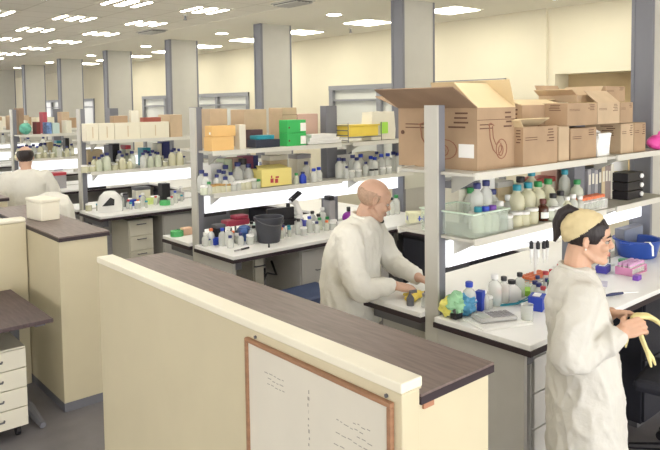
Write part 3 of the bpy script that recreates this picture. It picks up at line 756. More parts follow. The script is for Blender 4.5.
# pipettes hanging on a carousel
x, y = wt(543, 266)
t = thing('pipette_stand', 'white stand with hanging black pipettes under the shelf beside the woman', 'stand', (x, y+.05, ZB))
m = MB(); m.cyl((0, 0, 0), .055, .012, 20); m.cyl((0, 0, .012), .008, .255, 10); m.build('stand', whiteplast, t)
m = MB(); m.cyl((0, 0, .268), .06, .008, 20); m.build('carousel', whiteplast, t)
for k in range(4):
    a = -2.9+k*.55; px_, py_ = .055*math.cos(a), .055*math.sin(a)
    t2 = thing('pipette', f'black and white pipette hanging on the stand beside the woman, {ORDF[k]}of four', 'pipette', (x+px_*1.25, y+.05+py_*1.25, ZB+.155), group='hanging pipettes')
    m = MB(); m.lathe([(0, 0), (.004, 0), (.006, .05), (.011, .06), (.012, .13), (.010, .14)], seg=10); m.build('shaft', whiteplast, t2); t2.scale = (.8, .8, .62)
    m = MB(); m.lathe([(.012, .1402), (.015, .145), (.015, .20), (.008, .205), (.008, .215)], seg=10); m.build('grip', black, t2)
x, y = wt(538, 272)
put('bench in front of the hanging pipettes', 'small_bottle', glassy, navycap, x, y, ZB, .8)
for k, (px, py, kind, b, c, s) in enumerate([(470, 290, 'jar', glassy, whiteplast, 1), (488, 295, 'jar', glassy, whiteplast, .8), (484, 288, 'small_bottle', glassw, whiteplast, 1), (495, 277, 'bottle', glassw, whiteplast, .9), (504, 275, 'bottle', glassw, black, .75), (520, 274, 'bottle', glassw, black, .72), (515, 300, 'jar', glassw, whiteplast, .8), (546, 268, 'small_bottle', glassw, redcap, .9), (552, 263, 'small_bottle', glassw, redcap, .9), (469, 284, 'bottle', glassw, bluecap, .9), (505, 292, 'vial', glassy, orangecap, 1), (499, 297, 'vial', glassy, orangecap, 1)]):
    x, y = wt(px, py); put('cluttered bench beside the woman', kind, b, c, x, y, ZB, s)
# to the woman's front
x, y = wt(637, 256)
t = thing('basin', 'blue plastic basin at the end of the bench in front of the woman\'s face', 'basin', (x, y, ZB))
basin_m = mat('basin_blue', (.02, .075, .38), .35)
m = MB(); m.lathe([(0, 0), (.115, 0), (.125, .008), (.15, .115), (.165, .12), (.165, .128), (.145, .126), (.118, .014), (0, .012)], seg=32); m.build('bowl', basin_m, t, smooth=True)
for s in (-1, 1):
    m = MB(); m.tube([(.15*s, -.04, .118), (.19*s, -.03, .116), (.19*s, .03, .116), (.15*s, .04, .118)], .008, 8); m.build('handle', basin_m, t)
t = thing('paper_strip', 'white paper strip hanging over the rim of the blue basin', 'paper', (x-.115, y-.135, ZB+.13)); m = MB(); m.tube([(0, .03, -.0), (0, .0, .004), (0, -.022, -.02), (-.01, -.03, -.085)], [.014]*4, 8, .12, (0, -1, .4)); m.build('strip', paper, t)
x, y = wt(625, 269)
t = thing('sponge', 'small green plastic tub in front of the blue basin', 'tub', (x, y, ZB)); m = MB(); m.lathe([(0, 0), (.035, 0), (.042, .05), (.038, .05), (.032, .005), (0, .004)], seg=18); m.build('tub', mat('tub_green', (.08, .42, .30), .4), t)
m = MB(); m.cyl((0, 0, .0505), .042, .012, 18); m.build('lid', greencap, t)
x, y = wt(632, 277)
pinkrack = mat('pink_plastic', (.72, .30, .52), .4)
rack('pink rack of tubes on the bench edge beside the blue basin', x, y, ZB, 6, 3, pinkrack, mat('lilac_plastic', (.66, .38, .62), .5), glassy, .033, 'lilac-capped tube in the pink rack by the blue basin', 'lilac-capped tubes in the pink rack', .07)
tissue('small purple box under the edge of the pink rack', 637, 280, .06, .035, .03, purplecap, R(5))
tissue('blue-violet box by the woman\'s chin on the bench', 603, 272, .10, .07, .045, mat('violet_blue_card', (.06, .05, .36), .5), R(12), paper)
tissue('flat lilac packet on the bench by the woman\'s neck', 602, 285, .09, .06, .015, mat('lilac_packet', (.60, .58, .72), .5), R(25))
x, y = wt(616, 296)
t = thing('scalpel', 'navy handled tool with thin white shaft lying on the bench near the gloves', 'tool', (x, y, ZB+.011), R(-19))
m = MB(); m.tube([(-.07, 0, 0), (-.03, 0, .001), (.05, 0, 0)], [.007, .010, .007], 8); m.build('handle', mat('navy_handle', (.02, .03, .10), .4), t)
m = MB(); m.tube([(.051, 0, 0), (.17, 0, -.008)], [.003, .002], 6); m.build('shaft', whiteplast, t)
x, y = wt(622, 240); x, y = 4.45, 2.02
t = thing('wall_cabinet', 'grey-blue steel cabinet standing on the bench against the column, behind the basin', 'cabinet', (4.62, 2.18, ZB))
bxm(0, 0, 0, .30, .13 if 0 else .065, .19).build('body', slate, t, bevel=.003); bxm(.01, -.006, .01, .29, -.0003, .18).build('door', mat('blue_grey_door', (.20, .23, .31), .45), t)
t = thing('glass_rod', 'thin dark rod standing in a white base beside the basin', 'rod', (4.30, 2.12, ZB)); m = MB(); m.cyl((0, 0, 0), .03, .015); m.build('base', whiteplast, t); m = MB(); m.cyl((0, 0, .0152), .004, .20, 8); m.build('rod', dgrey, t)

# far half of the bench by the woman, where the man works
x, y = 2.70, 2.42
for k, (xx, yy, b, c, s) in enumerate([(2.70, 2.36, glassw, greycard, .7), (2.76, 2.40, glassw, navycap, .6), (2.78, 2.34, glassw, bluecap, .65), (2.86, 2.38, glassw, whiteplast, .8)]):
    CAPN['grey_binder'] = 'grey-capped'
    put('bench corner by the bald man\'s hands', 'small_bottle', b, c, xx, yy, ZB, s)
t = thing('spray_bottle', 'small dark grey gun-shaped dispenser by the bald man\'s hands', 'dispenser', (2.665, 2.43, ZB))
m = MB(); m.lathe([(0, 0), (.02, 0), (.022, .04), (.012, .055)], seg=12); m.build('base', dgrey, t); m = MB(); m.tube([(0, 0, .056), (0, 0, .075), (.03, -.02, .078)], .010, 8); m.build('nozzle', dgrey, t)

# ------------------------------------------------------------------ bench behind the bald man
t1 = ys(1)
def top(i, name, label, a, b, dy, d, h, m, z=0, **k):
    Y = ys(i)+dy; x, w = cx(a, b, Y, d); return carton(label, x, Y, ZT+.0008+z, w, d, h, m, name=name, **k)
orangebox = mat('orange_tan_card', (.78, .50, .20), .7, var=.04)
top(1, 'carton', 'big pale brown carton at the post end of the shelf behind the bald man', 199, 229, .03, .21, .33, kraft2)
top(1, 'carton', 'big brown carton in the middle of the shelf above the green boxes', 232, 268, .03, .21, .32, kraft2)
top(1, 'carton', 'wide pale brown carton behind the stacked green boxes', 270, 298, .03, .21, .33, kraft2, seam=True)
top(1, 'carton', 'reddish brown carton between the green boxes and the middle post', 299, 319, .03, .19, .27, pinkcard)
o1 = top(1, 'carton', 'orange-tan box on the bottom, under a smaller one, near the end post', 205, 235, -.20, .12, .11, orangebox)
o2 = top(1, 'carton', 'orange-tan box with a white label, stacked near the end post', 206, 237, -.19, .11, .085, orangebox, z=.1115, paper_label=True)
f = MB(); hw = .0
top(1, 'carton', 'tall white carton beside the orange-tan boxes', 236, 247, -.18, .07, .20, offw)
top(1, 'carton', 'dark maroon box behind the black tray', 247, 264, -.08, .07, .15, mat('maroon_card', (.10, .05, .06), .6))
# black tray with teal lid
Y = t1-.235; x, w = cx(257, 281, Y)
t = thing('tray', 'black tray filled with teal lids at the shelf edge before the green boxes', 'tray', (x, Y, ZT+.0068))
bxm(0, 0, 0, w, .13, .065).build('tray_body', mat('black_blue_plastic', (.03, .035, .06), .5), t, bevel=.004); bxm(.02, .01, .0655, w*.8, .12, .10).build('teal_lid', tealcap, t, bevel=.006)
greenbox = mat('bright_green_card', (.045, .48, .12), .5)
for k in range(2):
    t = top(1, 'carton', ['lower of two bright green boxes with white labels on the top shelf', 'upper of two bright green boxes with white labels on the top shelf'][k], 280, 307, -.20, .12, .112, greenbox, z=.1125*k, group='bright green boxes')
    bxm(.04, -.0615, .015, .10, -.0602, .085).build('white_label', paper, t); bxm(-.09, -.0615, .04, -.075, -.0602, .055).build('print_mark', ink, t)
# foam trays
Y = t1-.21; x, w = cx(309, 342, Y)
for k in range(3):
    t = thing('foam_tray', ['lowest', 'middle', 'topmost'][k]+' of three flat white foam trays right beside the green boxes'.replace('right beside', 'beside'), 'tray', (x+.02*k, Y, ZT+.0068+.028*k), group='flat white foam trays')
    bxm(0, 0, 0, w-.05*k, .18, .02).build('tray_body', whiteplast, t, bevel=.003); bxm(-.006, -.004, .0202, w-.05*k+.006, .184, .027).build('rim', whiteplast, t)
# wire rack with yellow bin
Y = t1-.19; x, w = cx(349, 379, Y)
t = thing('storage_bin', 'yellow plastic bin in a wire rack above the bald man\'s head', 'bin', (x, Y, ZT+.0008))
m = MB(); m.box(0, 0, .05, w, .16, .145); m.build('bin', yellowm, t, bevel=.006); bxm(-.01, -.008, .1455, w+.01, .168, .16).build('rim', yellowm, t)
m = MB()
for xx in (-.02, w+.02):
    m.tube([(xx, -.02, .0), (xx, -.02, .18)], .004, 6); m.tube([(xx, .17, 0), (xx, .17, .18)], .004, 6)
m.tube([(-.02, -.02, .045), (w+.02, -.02, .045)], .004, 6); m.tube([(-.02, .17, .045), (w+.02, .17, .045)], .004, 6)
for k in range(4): m.tube([(-.02, -.02, .02+.045*k), (-.02, .17, .02+.045*k)], .004, 6)
m.build('wire_rack', dgrey, t)
x2, w2 = cx(374, 396, Y)
t = thing('plastic_bag', 'white bag with a lime green label on the top shelf by the big carton', 'bag', (4.62, Y+.08, ZT+.0068))
m = MB(); m.box(-.17, -.07, 0, .17, .07, .27)
bmesh.ops.subdivide_edges(m.bm, edges=m.bm.edges, cuts=5, use_grid_fill=True)
for v in m.bm.verts:
    n = noise.noise(v.co*14); q = 1-.18*abs(v.co.z/.27-.3); v.co.x *= q; v.co += Vector((n*.012, n*.012, n*.012 if v.co.z > .02 else 0)); v.co.z = max(0, v.co.z)
m.build('bag_body', offw, t, smooth=True)
m = MB(); m.box(-.05, -.082, .06, .05, -.077, .17); m.build('lime_label', limecap, t)
# items poking up behind the shelf
rowput(1, L1, [(k, b, c, px, dy, s) for (k, b, c, px, dy, s) in [
 ('bottle', glassw, navycap, 202, -.10, .95), ('bottle', glassw, navycap, 206, -.17, .85), ('small_bottle', glassw, greencap, 209, -.22, .9), ('bottle', glassw, navycap, 217, -.18, .75), ('bottle', glassw, navycap, 219.5, -.09, .9),
 ('bottle', glassw, navycap, 224, -.12, .85), ('bottle', glassw, navycap, 226, -.06, 1.05), ('small_bottle', glassw, navycap, 225.5, -.21, 1.15), ('bottle', glassw, navycap, 231, -.17, .8), ('bottle', glassw, navycap, 238, -.08, 1.15), ('bottle', glassw, navycap, 249, -.10, 1.05), ('small_bottle', glassw, black, 243, -.02, 2.2),
 ('jar', glassyel, tanlid, 213, -.21, .9), ('jar', glassyel, tanlid, 217.5, -.22, .95), ('jar', glassyel, tanlid, 222, -.22, .9), ('jar', glassyel, tanlid, 227.5, -.22, .85), ('jar', glassw, whiteplast, 233, -.21, .9), ('jar', glassw, whiteplast, 238, -.2, 1.0), ('jar', glassyel, whiteplast, 242.5, -.21, 1.0), ('jar', glassyel, whiteplast, 247.5, -.22, 1.05), ('jar', glassw, whiteplast, 252.5, -.2, 1.1), ('jar', glassgrn, greencap, 257, -.2, .95), ('jar', glassgrn, whiteplast, 204, -.22, .9),
 ('bottle', glassw, navycap, 339.5, -.12, 1.0), ('bottle', glassw, navycap, 344, -.10, .95), ('bottle', glassw, navycap, 353, -.06, 1.05), ('bottle', glassw, navycap, 357, -.14, .95), ('bottle', glassw, bluecap, 361, -.05, 1.05), ('bottle', glassw, navycap, 366, -.16, .7), ('bottle', glassw, navycap, 347, -.2, .6),
 ('bottle', glassw, bluecap, 371, -.12, .95), ('bottle', glassw, bluecap, 375, -.16, .9), ('tall_bottle', glassw, navycap, 377, -.03, .85), ('bottle', glassw, bluecap, 381.5, -.11, 1.0), ('bottle', glassw, bluecap, 388, -.08, 1.0), ('bottle', glassw, navycap, 393.5, -.06, 1.05), ('bottle', glassw, navycap, 398, -.1, 1.0),
 ('jar', glassw, black, 372, -.21, .8), ('jar', glassw, black, 376, -.21, .8), ('jar', glassw, whiteplast, 352, -.2, .9), ('jar', glassw, whiteplast, 359, -.21, .9), ('jar', glassw, whiteplast, 383, -.2, .9), ('jar', glassw, whiteplast, 389, -.2, .9),
 ('small_bottle', glassw, bluecap, 314, -.18, 1.1), ('small_bottle', glassw, bluecap, 319, -.16, 1.15), ('small_bottle', glassgrn, greencap, 296.5, -.21, .9), ('bottle', glassw, navycap, 306.5, -.04, .9)]])
Y = t1-.22; x, w = cx(262, 292, Y)
t = thing('storage_bin', 'pale yellow waste box with a red mark on the lower shelf', 'box', (x, Y, ZL+.0068)); bxm(0, 0, 0, w, .15, .145).build('body', mat('pale_yellow_card', (.86, .74, .26), .6), t, bevel=.004)
m = MB(); m.poly([(0, .05, .146), (w*.15, .0, .146), (w*.85, .0, .146), (w, .05, .146), (w*.9, .13, .17), (w*.1, .13, .17)], .004); m.build('lid', mat('pale_yellow_card', (0, 0, 0)), t)
m = MB(); m.box(w*.28, -.0015, .03, w*.38, -.0003, .065); m.box(w*.30, -.0015, .07, w*.34, -.0003, .09); m.box(w*.43, -.0015, .025, w*.53, -.0003, .06); m.box(w*.45, -.0015, .066, w*.56, -.0003, .08); m.build('red_mark', redcap, t)
x, y = shelfpt(1, 303, -.2)
t = thing('bottle', 'squat bright blue bottle beside the pale yellow waste box', 'bottle', (x, y, ZL+.0006)); m = MB(); m.lathe([(0, 0), (.03, 0), (.032, .01), (.032, .06), (.02, .075), (.014, .085)], seg=14); m.build('body', bluecap, t, smooth=True); m = MB(); m.cyl((0, 0, .0852), .017, .015, 12); m.build('cap', navycap, t)
x, y = shelfpt(1, 293, -.2)
for args in [(1, 'storage_box', 'white box behind the navy-capped bottles near the end post, lower shelf', 'box', 203, 224, .04, .14, .21, whiteplast), (1, 'storage_box', 'pale green box behind the tan-lidded jars', 'box', 225, 233, .05, .13, .235, palegreen), (1, 'storage_box', 'salmon box on the far half of the shelf behind the bald man', 'box', 234, 244, .04, .13, .24, pinkcard),
             (1, 'storage_box', 'purple-red box on the far half of the shelf behind the yellow waste box', 'box', 245, 254, .05, .12, .25, mat('plum_card', (.25, .07, .14), .6)), (1, 'storage_box', 'navy box beside the purple-red box on the lower shelf', 'box', 254.5, 259, .05, .12, .25, navycap),
             (1, 'storage_box', 'long beige box behind the yellow waste box', 'box', 262, 288, .05, .13, .235, beige, None, 1, offw), (1, 'storage_box', 'cream box before the middle post, lower shelf behind the bald man', 'box', 289, 311, .05, .13, .23, offw, None, 1, greycard),
             (1, 'storage_box', 'white box behind the blue-capped bottles after the middle post', 'box', 326, 352, .06, .13, .24, whiteplast, None, 1, slate), (1, 'storage_box', 'cream box behind the blue-capped bottles near the column', 'box', 354, 380, .06, .13, .2, offw)]:
    bx(*args)
# worktop of that bench
x, y = wt(270.5, 242)
t = thing('bucket', 'dark grey plastic bucket standing on the white bench', 'bucket', (x, y+.02, ZB))
bk = mat('bucket_dark', (.055, .058, .075), .45)
m = MB(); m.lathe([(0, 0), (.085, 0), (.09, .006), (.115, .185), (.122, .186), (.122, .205), (.112, .205), (.086, .012), (0, .01)], seg=28); m.build('bucket_body', bk, t, smooth=True)
m = MB(); m.tube([(.121*math.cos(a), .121*math.sin(a)*1, .195-.05*math.sin(k*PI/12)) for k, a in enumerate([PI+PI*j/12 for j in range(13)])], .004, 6); m.build('handle', dgrey, t)
x, y = wt(216, 243.5)
boxy('storage_box', 'small bright blue plastic box near the end post on the bench', 'box', x-.055, y-.04, ZB, .11, .08, .055, bluebox, lid=1, lm=bluecap)
x, y = wt(247, 240)
t = thing('mini_centrifuge', 'blue and white mini centrifuge on the bench beside the bucket', 'device', (x, y, ZB), R(-20))
m = MB(); m.box(-.075, -.065, 0, .0, .065, .10); m.build('blue_body', mat('device_blue', (.05, .12, .36), .4), t, bevel=.02)
m = MB(); m.box(.001, -.065, 0, .075, .065, .085); m.build('white_body', whiteplast, t, bevel=.015)
m = MB(); m.ell((-.02, 0, .10), (.05, .05, .025)); m.build('lid', mat('device_blue_lid', (.10, .2, .5), .2), t, smooth=True)
for k in range(3): bxm(.02+.016*k, -.068, .03+.012*(k % 2), .030+.016*k, -.0655, .04+.012*(k % 2)).build('button', black, t)
x, y = wt(243, 250)
t = thing('marker_pen', 'dark marker pen lying at the bench edge in front of the bucket', 'pen', (x, y, ZB+.008), R(8)); m = MB(); m.tube([(-.02, 0, 0), (.06, 0, 0)], .0075, 8); m.build('barrel', black, t); m = MB(); m.tube([(-.085, 0, -.001), (-.021, 0, 0)], .006, 8); m.build('cap', greycard, t)
x, y = wt(269, 247.5)
t = thing('tube_stub', 'tiny black stopper standing at the bench edge under the bucket', 'stopper', (x, y, ZB)); m = MB(); m.lathe([(0, 0), (.008, 0), (.006, .03), (0, .03)], seg=10); m.build('stopper_body', black, t)
x, y = wt(238, 227)
t = thing('test_tube_stand', 'dark red stand on a pole behind the blue and white centrifuge', 'stand', (x, y+.05, ZB)); m = MB(); m.box(-.06, -.04, 0, .06, .04, .012); m.cyl((0, 0, .012), .008, .12, 10); m.build('pole_base', dgrey, t)
m = MB(); m.box(-.11, -.05, .12, .11, .05, .17); m.build('red_top', mat('crimson_plastic', (.42, .05, .09), .45), t, bevel=.01); m = MB(); m.box(-.02, -.05, .171, .10, .05, .20); m.build('red_lid', mat('crimson_plastic', (0, 0, 0)), t, bevel=.008)
x, y = wt(219, 228); boxy('power_supply', 'black box under the light near the end post on the bench', 'device', x-.03, y, ZB, .08, .08, .15, black, lid=1, lm=dgrey)
rackx, racky = wt(222, 233)
rack('salmon rack of tubes on the bench behind the bright blue box', rackx, racky, ZB, 5, 2, mat('salmon_plastic', (0, 0, 0)), whiteplast, glassy, .034, 'white-capped tube in the salmon rack behind the blue box', 'tubes in the salmon rack', .06)
x, y = wt(262, 219); boxy('container', 'pale teal plastic container at the back of the bench behind the bucket', 'container', x-.09, y, ZB, .18, .1, .10, mat('pale_teal_plastic', (.42, .68, .62), .4), lid=1, lm=mat('pale_teal_lid', (.55, .78, .72), .4))
# microscope
def microscope(label, x, y, rz, s=1):
    t = thing('microscope', label, 'microscope', (x, y, ZB), rz); t.scale = (s, s, s)
    m = MB(); m.box(-.10, -.08, 0, .10, .08, .03); m.build('base', whiteplast, t, bevel=.012)
    m = MB(); m.tube([(-.07, 0, .031), (-.085, 0, .15), (-.05, 0, .25), (.0, 0, .27)], [.03, .03, .028, .026], 10); m.build('arm', whiteplast, t, smooth=True)
    m = MB(); m.box(-.045, -.06, .10, .09, .06, .115); m.build('stage', black, t)
    m = MB(); m.cyl((.02, 0, .15), .018, .10, 12); m.cyl((.02, 0, .125), .009, .025, 10); m.build('objective', black, t)
    for q in (-1, 1):
        m = MB(); m.tube([(-.0, q*.02, .27), (-.09, q*.03, .34)], [.016, .015], 10); m.build('eyepiece', black, t)
    m = MB(); m.tube([(-.085, -.06, .09), (-.085, .06, .09)], .02, 10); m.build('focus_knob', mat('knob_blue', (.07, .08, .40), .4), t)
    return t
x, y = wt(290, 229); microscope('white microscope with black eyepieces on the bench beyond the bucket', x, y, R(160))
x, y = wt(305, 231)
t = thing('desk_lamp', 'blue-violet small centrifuge with a round lid by the microscope', 'device', (x, y, ZB)); m = MB(); m.cyl((0, 0, 0), .055, .02, 20, .05); m.build('base', greycard, t); m = MB(); m.ell((0, 0, .055), (.055, .055, .042)); m.build('round_lid', mat('violet_blue_plastic', (.07, .08, .42), .35), t, smooth=True)
t.name = 'small_centrifuge'
x, y = wt(280, 219); t = thing('monitor', 'small dark screen standing at the back of the bench behind the bucket', 'screen', (x, y, ZB), R(-8)); bxm(-.13, -.015, .06, .13, .015, .22).build('screen_panel', black, t, bevel=.005); m = MB(); m.box(-.07, -.05, 0, .07, .05, .012); m.box(-.02, -.01, .012, .02, .01, .06); m.build('foot', dgrey, t)
x, y = wt(329, 225)
t = thing('reagent_tower', 'tall pale grey dispenser bottle with black top by the man\'s back', 'dispenser', (x, y, ZB)); bxm(-.035, -.05, 0, .035, .05, .23).build('body', greycard, t, bevel=.01); bxm(-.028, -.04, .231, .028, .04, .27).build('top', black, t, bevel=.006)
x, y = wt(341, 214)
t = thing('purple_ball', 'round magenta-purple bottle behind the bald man\'s shoulder', 'bottle', (x, y-.1, ZB)); t.name = 'round_bottle'
m = MB(); m.ell((0, 0, .06), (.06, .06, .06)); m.build('round_body', mat('magenta_purple', (.30, .03, .38), .35), t, smooth=True); m = MB(); m.cyl((0, 0, .121), .018, .04, 12); m.build('neck', black, t)
x, y = wt(354, 212)
t = thing('spray_bottle', 'dark blue bottle with black nozzle behind the bald man\'s neck', 'bottle', (x-.05, y-.2, ZB)); m = MB(); m.lathe([(0, 0), (.045, 0), (.048, .01), (.048, .13), (.02, .16), (.016, .17)], seg=16); m.build('body', mat('deep_blue_plastic', (.02, .035, .22), .35), t, smooth=True); m = MB(); m.tube([(0, 0, .1702), (0, 0, .20), (.05, -.02, .205)], .012, 8); m.build('nozzle', black, t)
x, y = wt(412, 224)
t = thing('carton', 'cream and green box with a blue mark on the side bench', 'box', (x+.05, y-.04, ZB), R(-35)); bxm(-.11, -.08, 0, .11, .08, .11).build('body', mat('cream_green_card', (.74, .74, .52), .6, var=.1, vscale=14), t, bevel=.006)
m = MB(); m.box(-.1105-.001, .0, .04, -.1102, .014, .08); m.box(-.1115, -.03, .04, -.1102, -.016, .08); m.box(-.1115, -.03, .055, -.1102, .014, .064); m.box(-.02, -.0815, .04, -.008, -.0803, .085); m.box(.02, -.0815, .04, .032, -.0803, .085); m.box(-.03, -.0815, .055, .04, -.0803, .064); m.build('blue_mark', bluecap, t)
f = MB(); f.box(.02, -.116, 1.13, .32, -.1105, 1.42); t = thing('mounted_panel', 'pale panel fixed low on the service column behind the big open carton', 'panel', (4.97, ys(1), 0)); f.build('sheet', mat('pale_panel', (.62, .62, .54), .5), t)
for k, (px, py, kind, b, c, s) in enumerate([(313, 226, 'small_bottle', glassw, navycap, 1), (318, 222, 'small_bottle', glassw, black, 1.1), (322, 219, 'bottle', glassw, whiteplast, .9), (312, 219, 'bottle', glassw, black, .8), (204, 236, 'small_bottle', glassw, whiteplast, 1), (210, 232, 'bottle', glassw, orangecap, .7), (232, 236, 'small_bottle', glassw, orangecap, .8), (296, 222, 'bottle', glassw, whiteplast, .9), (300, 220, 'bottle', glassw, bluecap, .8), (391, 214, 'bottle', glassw, black, .9), (396, 212, 'bottle', glassw, greencap, 1), (386, 213, 'bottle', glassw, whiteplast, .9), (207, 239, 'jar', glassgrn, navycap, .7)]):
    x, y = wt(px, py); put('bench with the dark bucket', kind, b, c, x, y, ZB, s)
# far half of that bench
x, y = tp(177, 236)
t = thing('tape_roll', 'green roll on the far corner of the bench with the bucket', 'roll', (x, y, ZB)); m = MB(); m.lathe([(.03, 0), (.055, 0), (.055, .045), (.03, .045), (.03, 0)], seg=20); m.build('ring', mat('leaf_green', (.10, .48, .16), .5), t)
tissue('salmon box near the green roll, behind the end post', None, (2.78, 5.12), .09, .07, .06, mat('salmon_card', (.80, .52, .36), .7), 0)
# blue stool
t = thing('lab_stool', 'blue padded stool in front of the bench beside the bald man', 'stool', (3.14, 3.87, 0))
m = MB(); m.box(-.20, -.19, .53, .20, .19, .60); m.build('seat', bluecloth, t, bevel=.03)
m = MB(); m.cyl((0, 0, .10), .025, .425, 12); m.build('column', dgrey, t)
for k in range(5):
    a = 2*PI*k/5; m = MB(); m.tube([(.02*math.cos(a), .02*math.sin(a), .10), (.22*math.cos(a), .22*math.sin(a), .06)], [.02, .014], 8); lg = m.build('leg', black, t)
    m = MB(); m.tube([(.22*math.cos(a), .22*math.sin(a)-.012, .03), (.22*math.cos(a), .22*math.sin(a)+.012, .03)], .029, 12); m.build('castor', black, lg)
# black chair under the woman's bench
t = thing('swivel_chair', 'black swivel chair pushed under the bench in front of the woman', 'chair', (3.75, 1.42, 0), R(100))
m = MB(); m.box(-.22, -.22, .44, .22, .22, .51); m.build('seat', navyblk, t, bevel=.03)
m = MB(); m.box(-.27, -.20, .60, -.22, .20, .87); m.build('backrest', navyblk, t, bevel=.025)
m = MB(); m.tube([(-.1, 0, .43), (-.26, 0, .46), (-.265, 0, .62)], .02, 8); m.build('back_bar', black, t)
m = MB(); m.cyl((0, 0, .09), .03, .345, 12); m.build('gas_column', black, t)
for k in range(5):
    a = 2*PI*k/5+.3; m = MB(); m.tube([(.02*math.cos(a), .02*math.sin(a), .11), (.29*math.cos(a), .29*math.sin(a), .07)], [.025, .016], 8); lg = m.build('leg', black, t)
    m = MB(); m.tube([(.29*math.cos(a), .29*math.sin(a)-.014, .03), (.29*math.cos(a), .29*math.sin(a)+.014, .03)], .029, 12); m.build('castor', black, lg)

# ------------------------------------------------------------------ third bench
longbox = mat('long_white_card', (.80, .76, .62), .7, var=.02)
for k, (a, b) in enumerate([(87, 100), (100.6, 116.5), (117.2, 142), (142.8, 171)]):
    Y = ys(2)-.22; xa = sx([88, 100.5, 116.5, 142][k], Y)+.002; xb = sx([100.5, 116.5, 142, 171][k], Y)-.002
    c_ = carton(f'long white carton in the row on the third bench shelf, {ORDF[k]}from the end post', xa, Y, ZT+.0008, xb-xa, .13, .185, longbox, group='long white cartons in a row')
    bxm(-.0, -.0665, .03, .01, -.0652, .15).build('seam', beige, c_)
top(2, 'carton', 'upright white carton on top of the row of long white cartons', 131, 141, -.20, .06, .13, offw, z=.186)
top(2, 'carton', 'flat brown carton behind the upright white one', 112, 130, -.21, .10, .075, kraft, z=.186)
top(2, 'carton', 'flat red folder box on top of the long white cartons', 142, 163, -.21, .10, .05, mat('brick_red_card', (.36, .10, .07), .7), z=.186)
top(2, 'carton', 'tan carton at the end of the third bench shelf', 172, 184, -.20, .30, .26, kraft2)
carton('tall tan carton on the far half of the shelf, just behind the end post', 2.84, ys(1)+.045, ZT+.0008, .001+.0, .001, .001) if 0 else None
rr = random.Random(11)
def filler(i, row, px0, px1, n, seed, dys=(-.2, -.1, 0.0), kinds=None):
    r = random.Random(seed); out = []
    for k in range(n):
        px = px0+(px1-px0)*(k+.5)/n+r.uniform(-.3, .3)
        kind, b, c = r.choice(kinds or [('bottle', glassw, navycap), ('bottle', glassyel, navycap), ('small_bottle', glassw, navycap), ('small_bottle', glassyel, whiteplast), ('jar', glassyel, whiteplast), ('jar', glassw, whiteplast), ('bottle', glassgrn, navycap)])
        out.append((kind, b, c, px, dys[k % len(dys)]+r.uniform(-.01, .01), r.uniform(.8, 1.05)))
    rowput(i, row, out)
filler(2, L2, 84, 134.5, 20, 3, (-.2, -.11, -.02)); filler(2, L2, 143, 186, 18, 4, (-.2, -.11, -.02))
for args in [(2, 'storage_box', 'dark grey box behind the bottles on the third bench lower shelf', 'box', 105, 114, .04, .14, .26, slate), (2, 'storage_box', 'black box beside the dark grey box, third bench lower shelf', 'box', 115, 121, .04, .14, .27, black), (2, 'storage_box', 'white tub box, third bench lower shelf before the middle post', 'box', 122, 132, .04, .14, .25, offw, None, 1, redcap),
             (2, 'storage_box', 'teal box on the third bench lower shelf after the middle post', 'box', 144, 152, .04, .14, .21, tealcap), (2, 'storage_box', 'pale box on the third bench lower shelf near its middle', 'box', 153, 163, .04, .14, .25, offw), (2, 'storage_box', 'navy box near the end of the third bench lower shelf', 'box', 164, 171, .04, .14, .27, navycap), (2, 'storage_box', 'blue box at the end of the third bench lower shelf', 'box', 178, 182, .04, .12, .13, bluebox),
             (2, 'storage_box', 'cream box behind the bottles next to the end post, third bench', 'box', 84, 104, .05, .14, .22, beige)]:
    bx(*args)
x, y = wt(132, 204); tissue('small bright blue box on the third bench worktop', 132, 204, .10, .08, .07, bluebox, 0)
tissue('yellow-green packet on the third bench worktop', 150, 204, .14, .09, .07, mat('yellow_green_packet', (.66, .80, .30), .6), 0)
x, y = wt(165, 205); t = thing('tape_roll', 'green roll on the third bench worktop beside the yellow-green packet', 'roll', (x, y, ZB)); m = MB(); m.lathe([(.025, 0), (.06, 0), (.06, .05), (.025, .05), (.025, 0)], seg=20); m.build('ring', mat('leaf_green', (0, 0, 0)), t)
x, y = 2.82, 6.84
t = thing('microscope_hood', 'white dome shaped instrument with a black mouth on the third bench', 'instrument', (x, y, ZB), R(-10)); t.scale = (.8, .8, .85)
m = MB(); m.lathe([(0, 0), (.15, 0), (.16, .02), (.16, .12), (.13, .20), (.07, .25), (0, .26)], seg=24, sy=.8); m.build('dome', whiteplast, t, smooth=True)
m = MB(); m.poly([(-.13, -.133, .09), (.02, -.135, .09), (.03, -.120, .16), (-.02, -.108, .185)], -.02); m.build('mouth', black, t)
x, y = wt(113, 199); boxy('instrument', 'pale instrument with a dark display beside the white dome', 'instrument', x-.1, y, ZB, .2, .12, .12, offw, lid=1, lm=greycard)
x, y = wt(143, 196); boxy('instrument', 'cream instrument with dark vents at the back of the third bench', 'instrument', x-.08, y, ZB, .17, .12, .20, offw, lid=1, lm=dgrey)
x, y = wt(120, 198); t = thing('bottle_holder', 'dark upright holder beside the pale instrument', 'holder', (x+.05, y, ZB)); bxm(-.025, -.03, 0, .025, .03, .14).build('holder_body', dgrey, t); bxm(-.03, -.035, .1402, .03, .035, .15).build('rim', black, t)
x, y = wt(169, 196); t = thing('instrument', 'black instrument with a pale screen at the end of the third bench', 'instrument', (x-.06, y, ZB)); bxm(-.05, -.05, 0, .05, .06, .22).build('tower', black, t, bevel=.004); bxm(.052, -.05, 0, .22, .06, .12).build('body', greycard, t, bevel=.004); bxm(.07, -.053, .03, .20, -.0503, .09).build('screen', mat('lcd_screen', (0, 0, 0)), t)
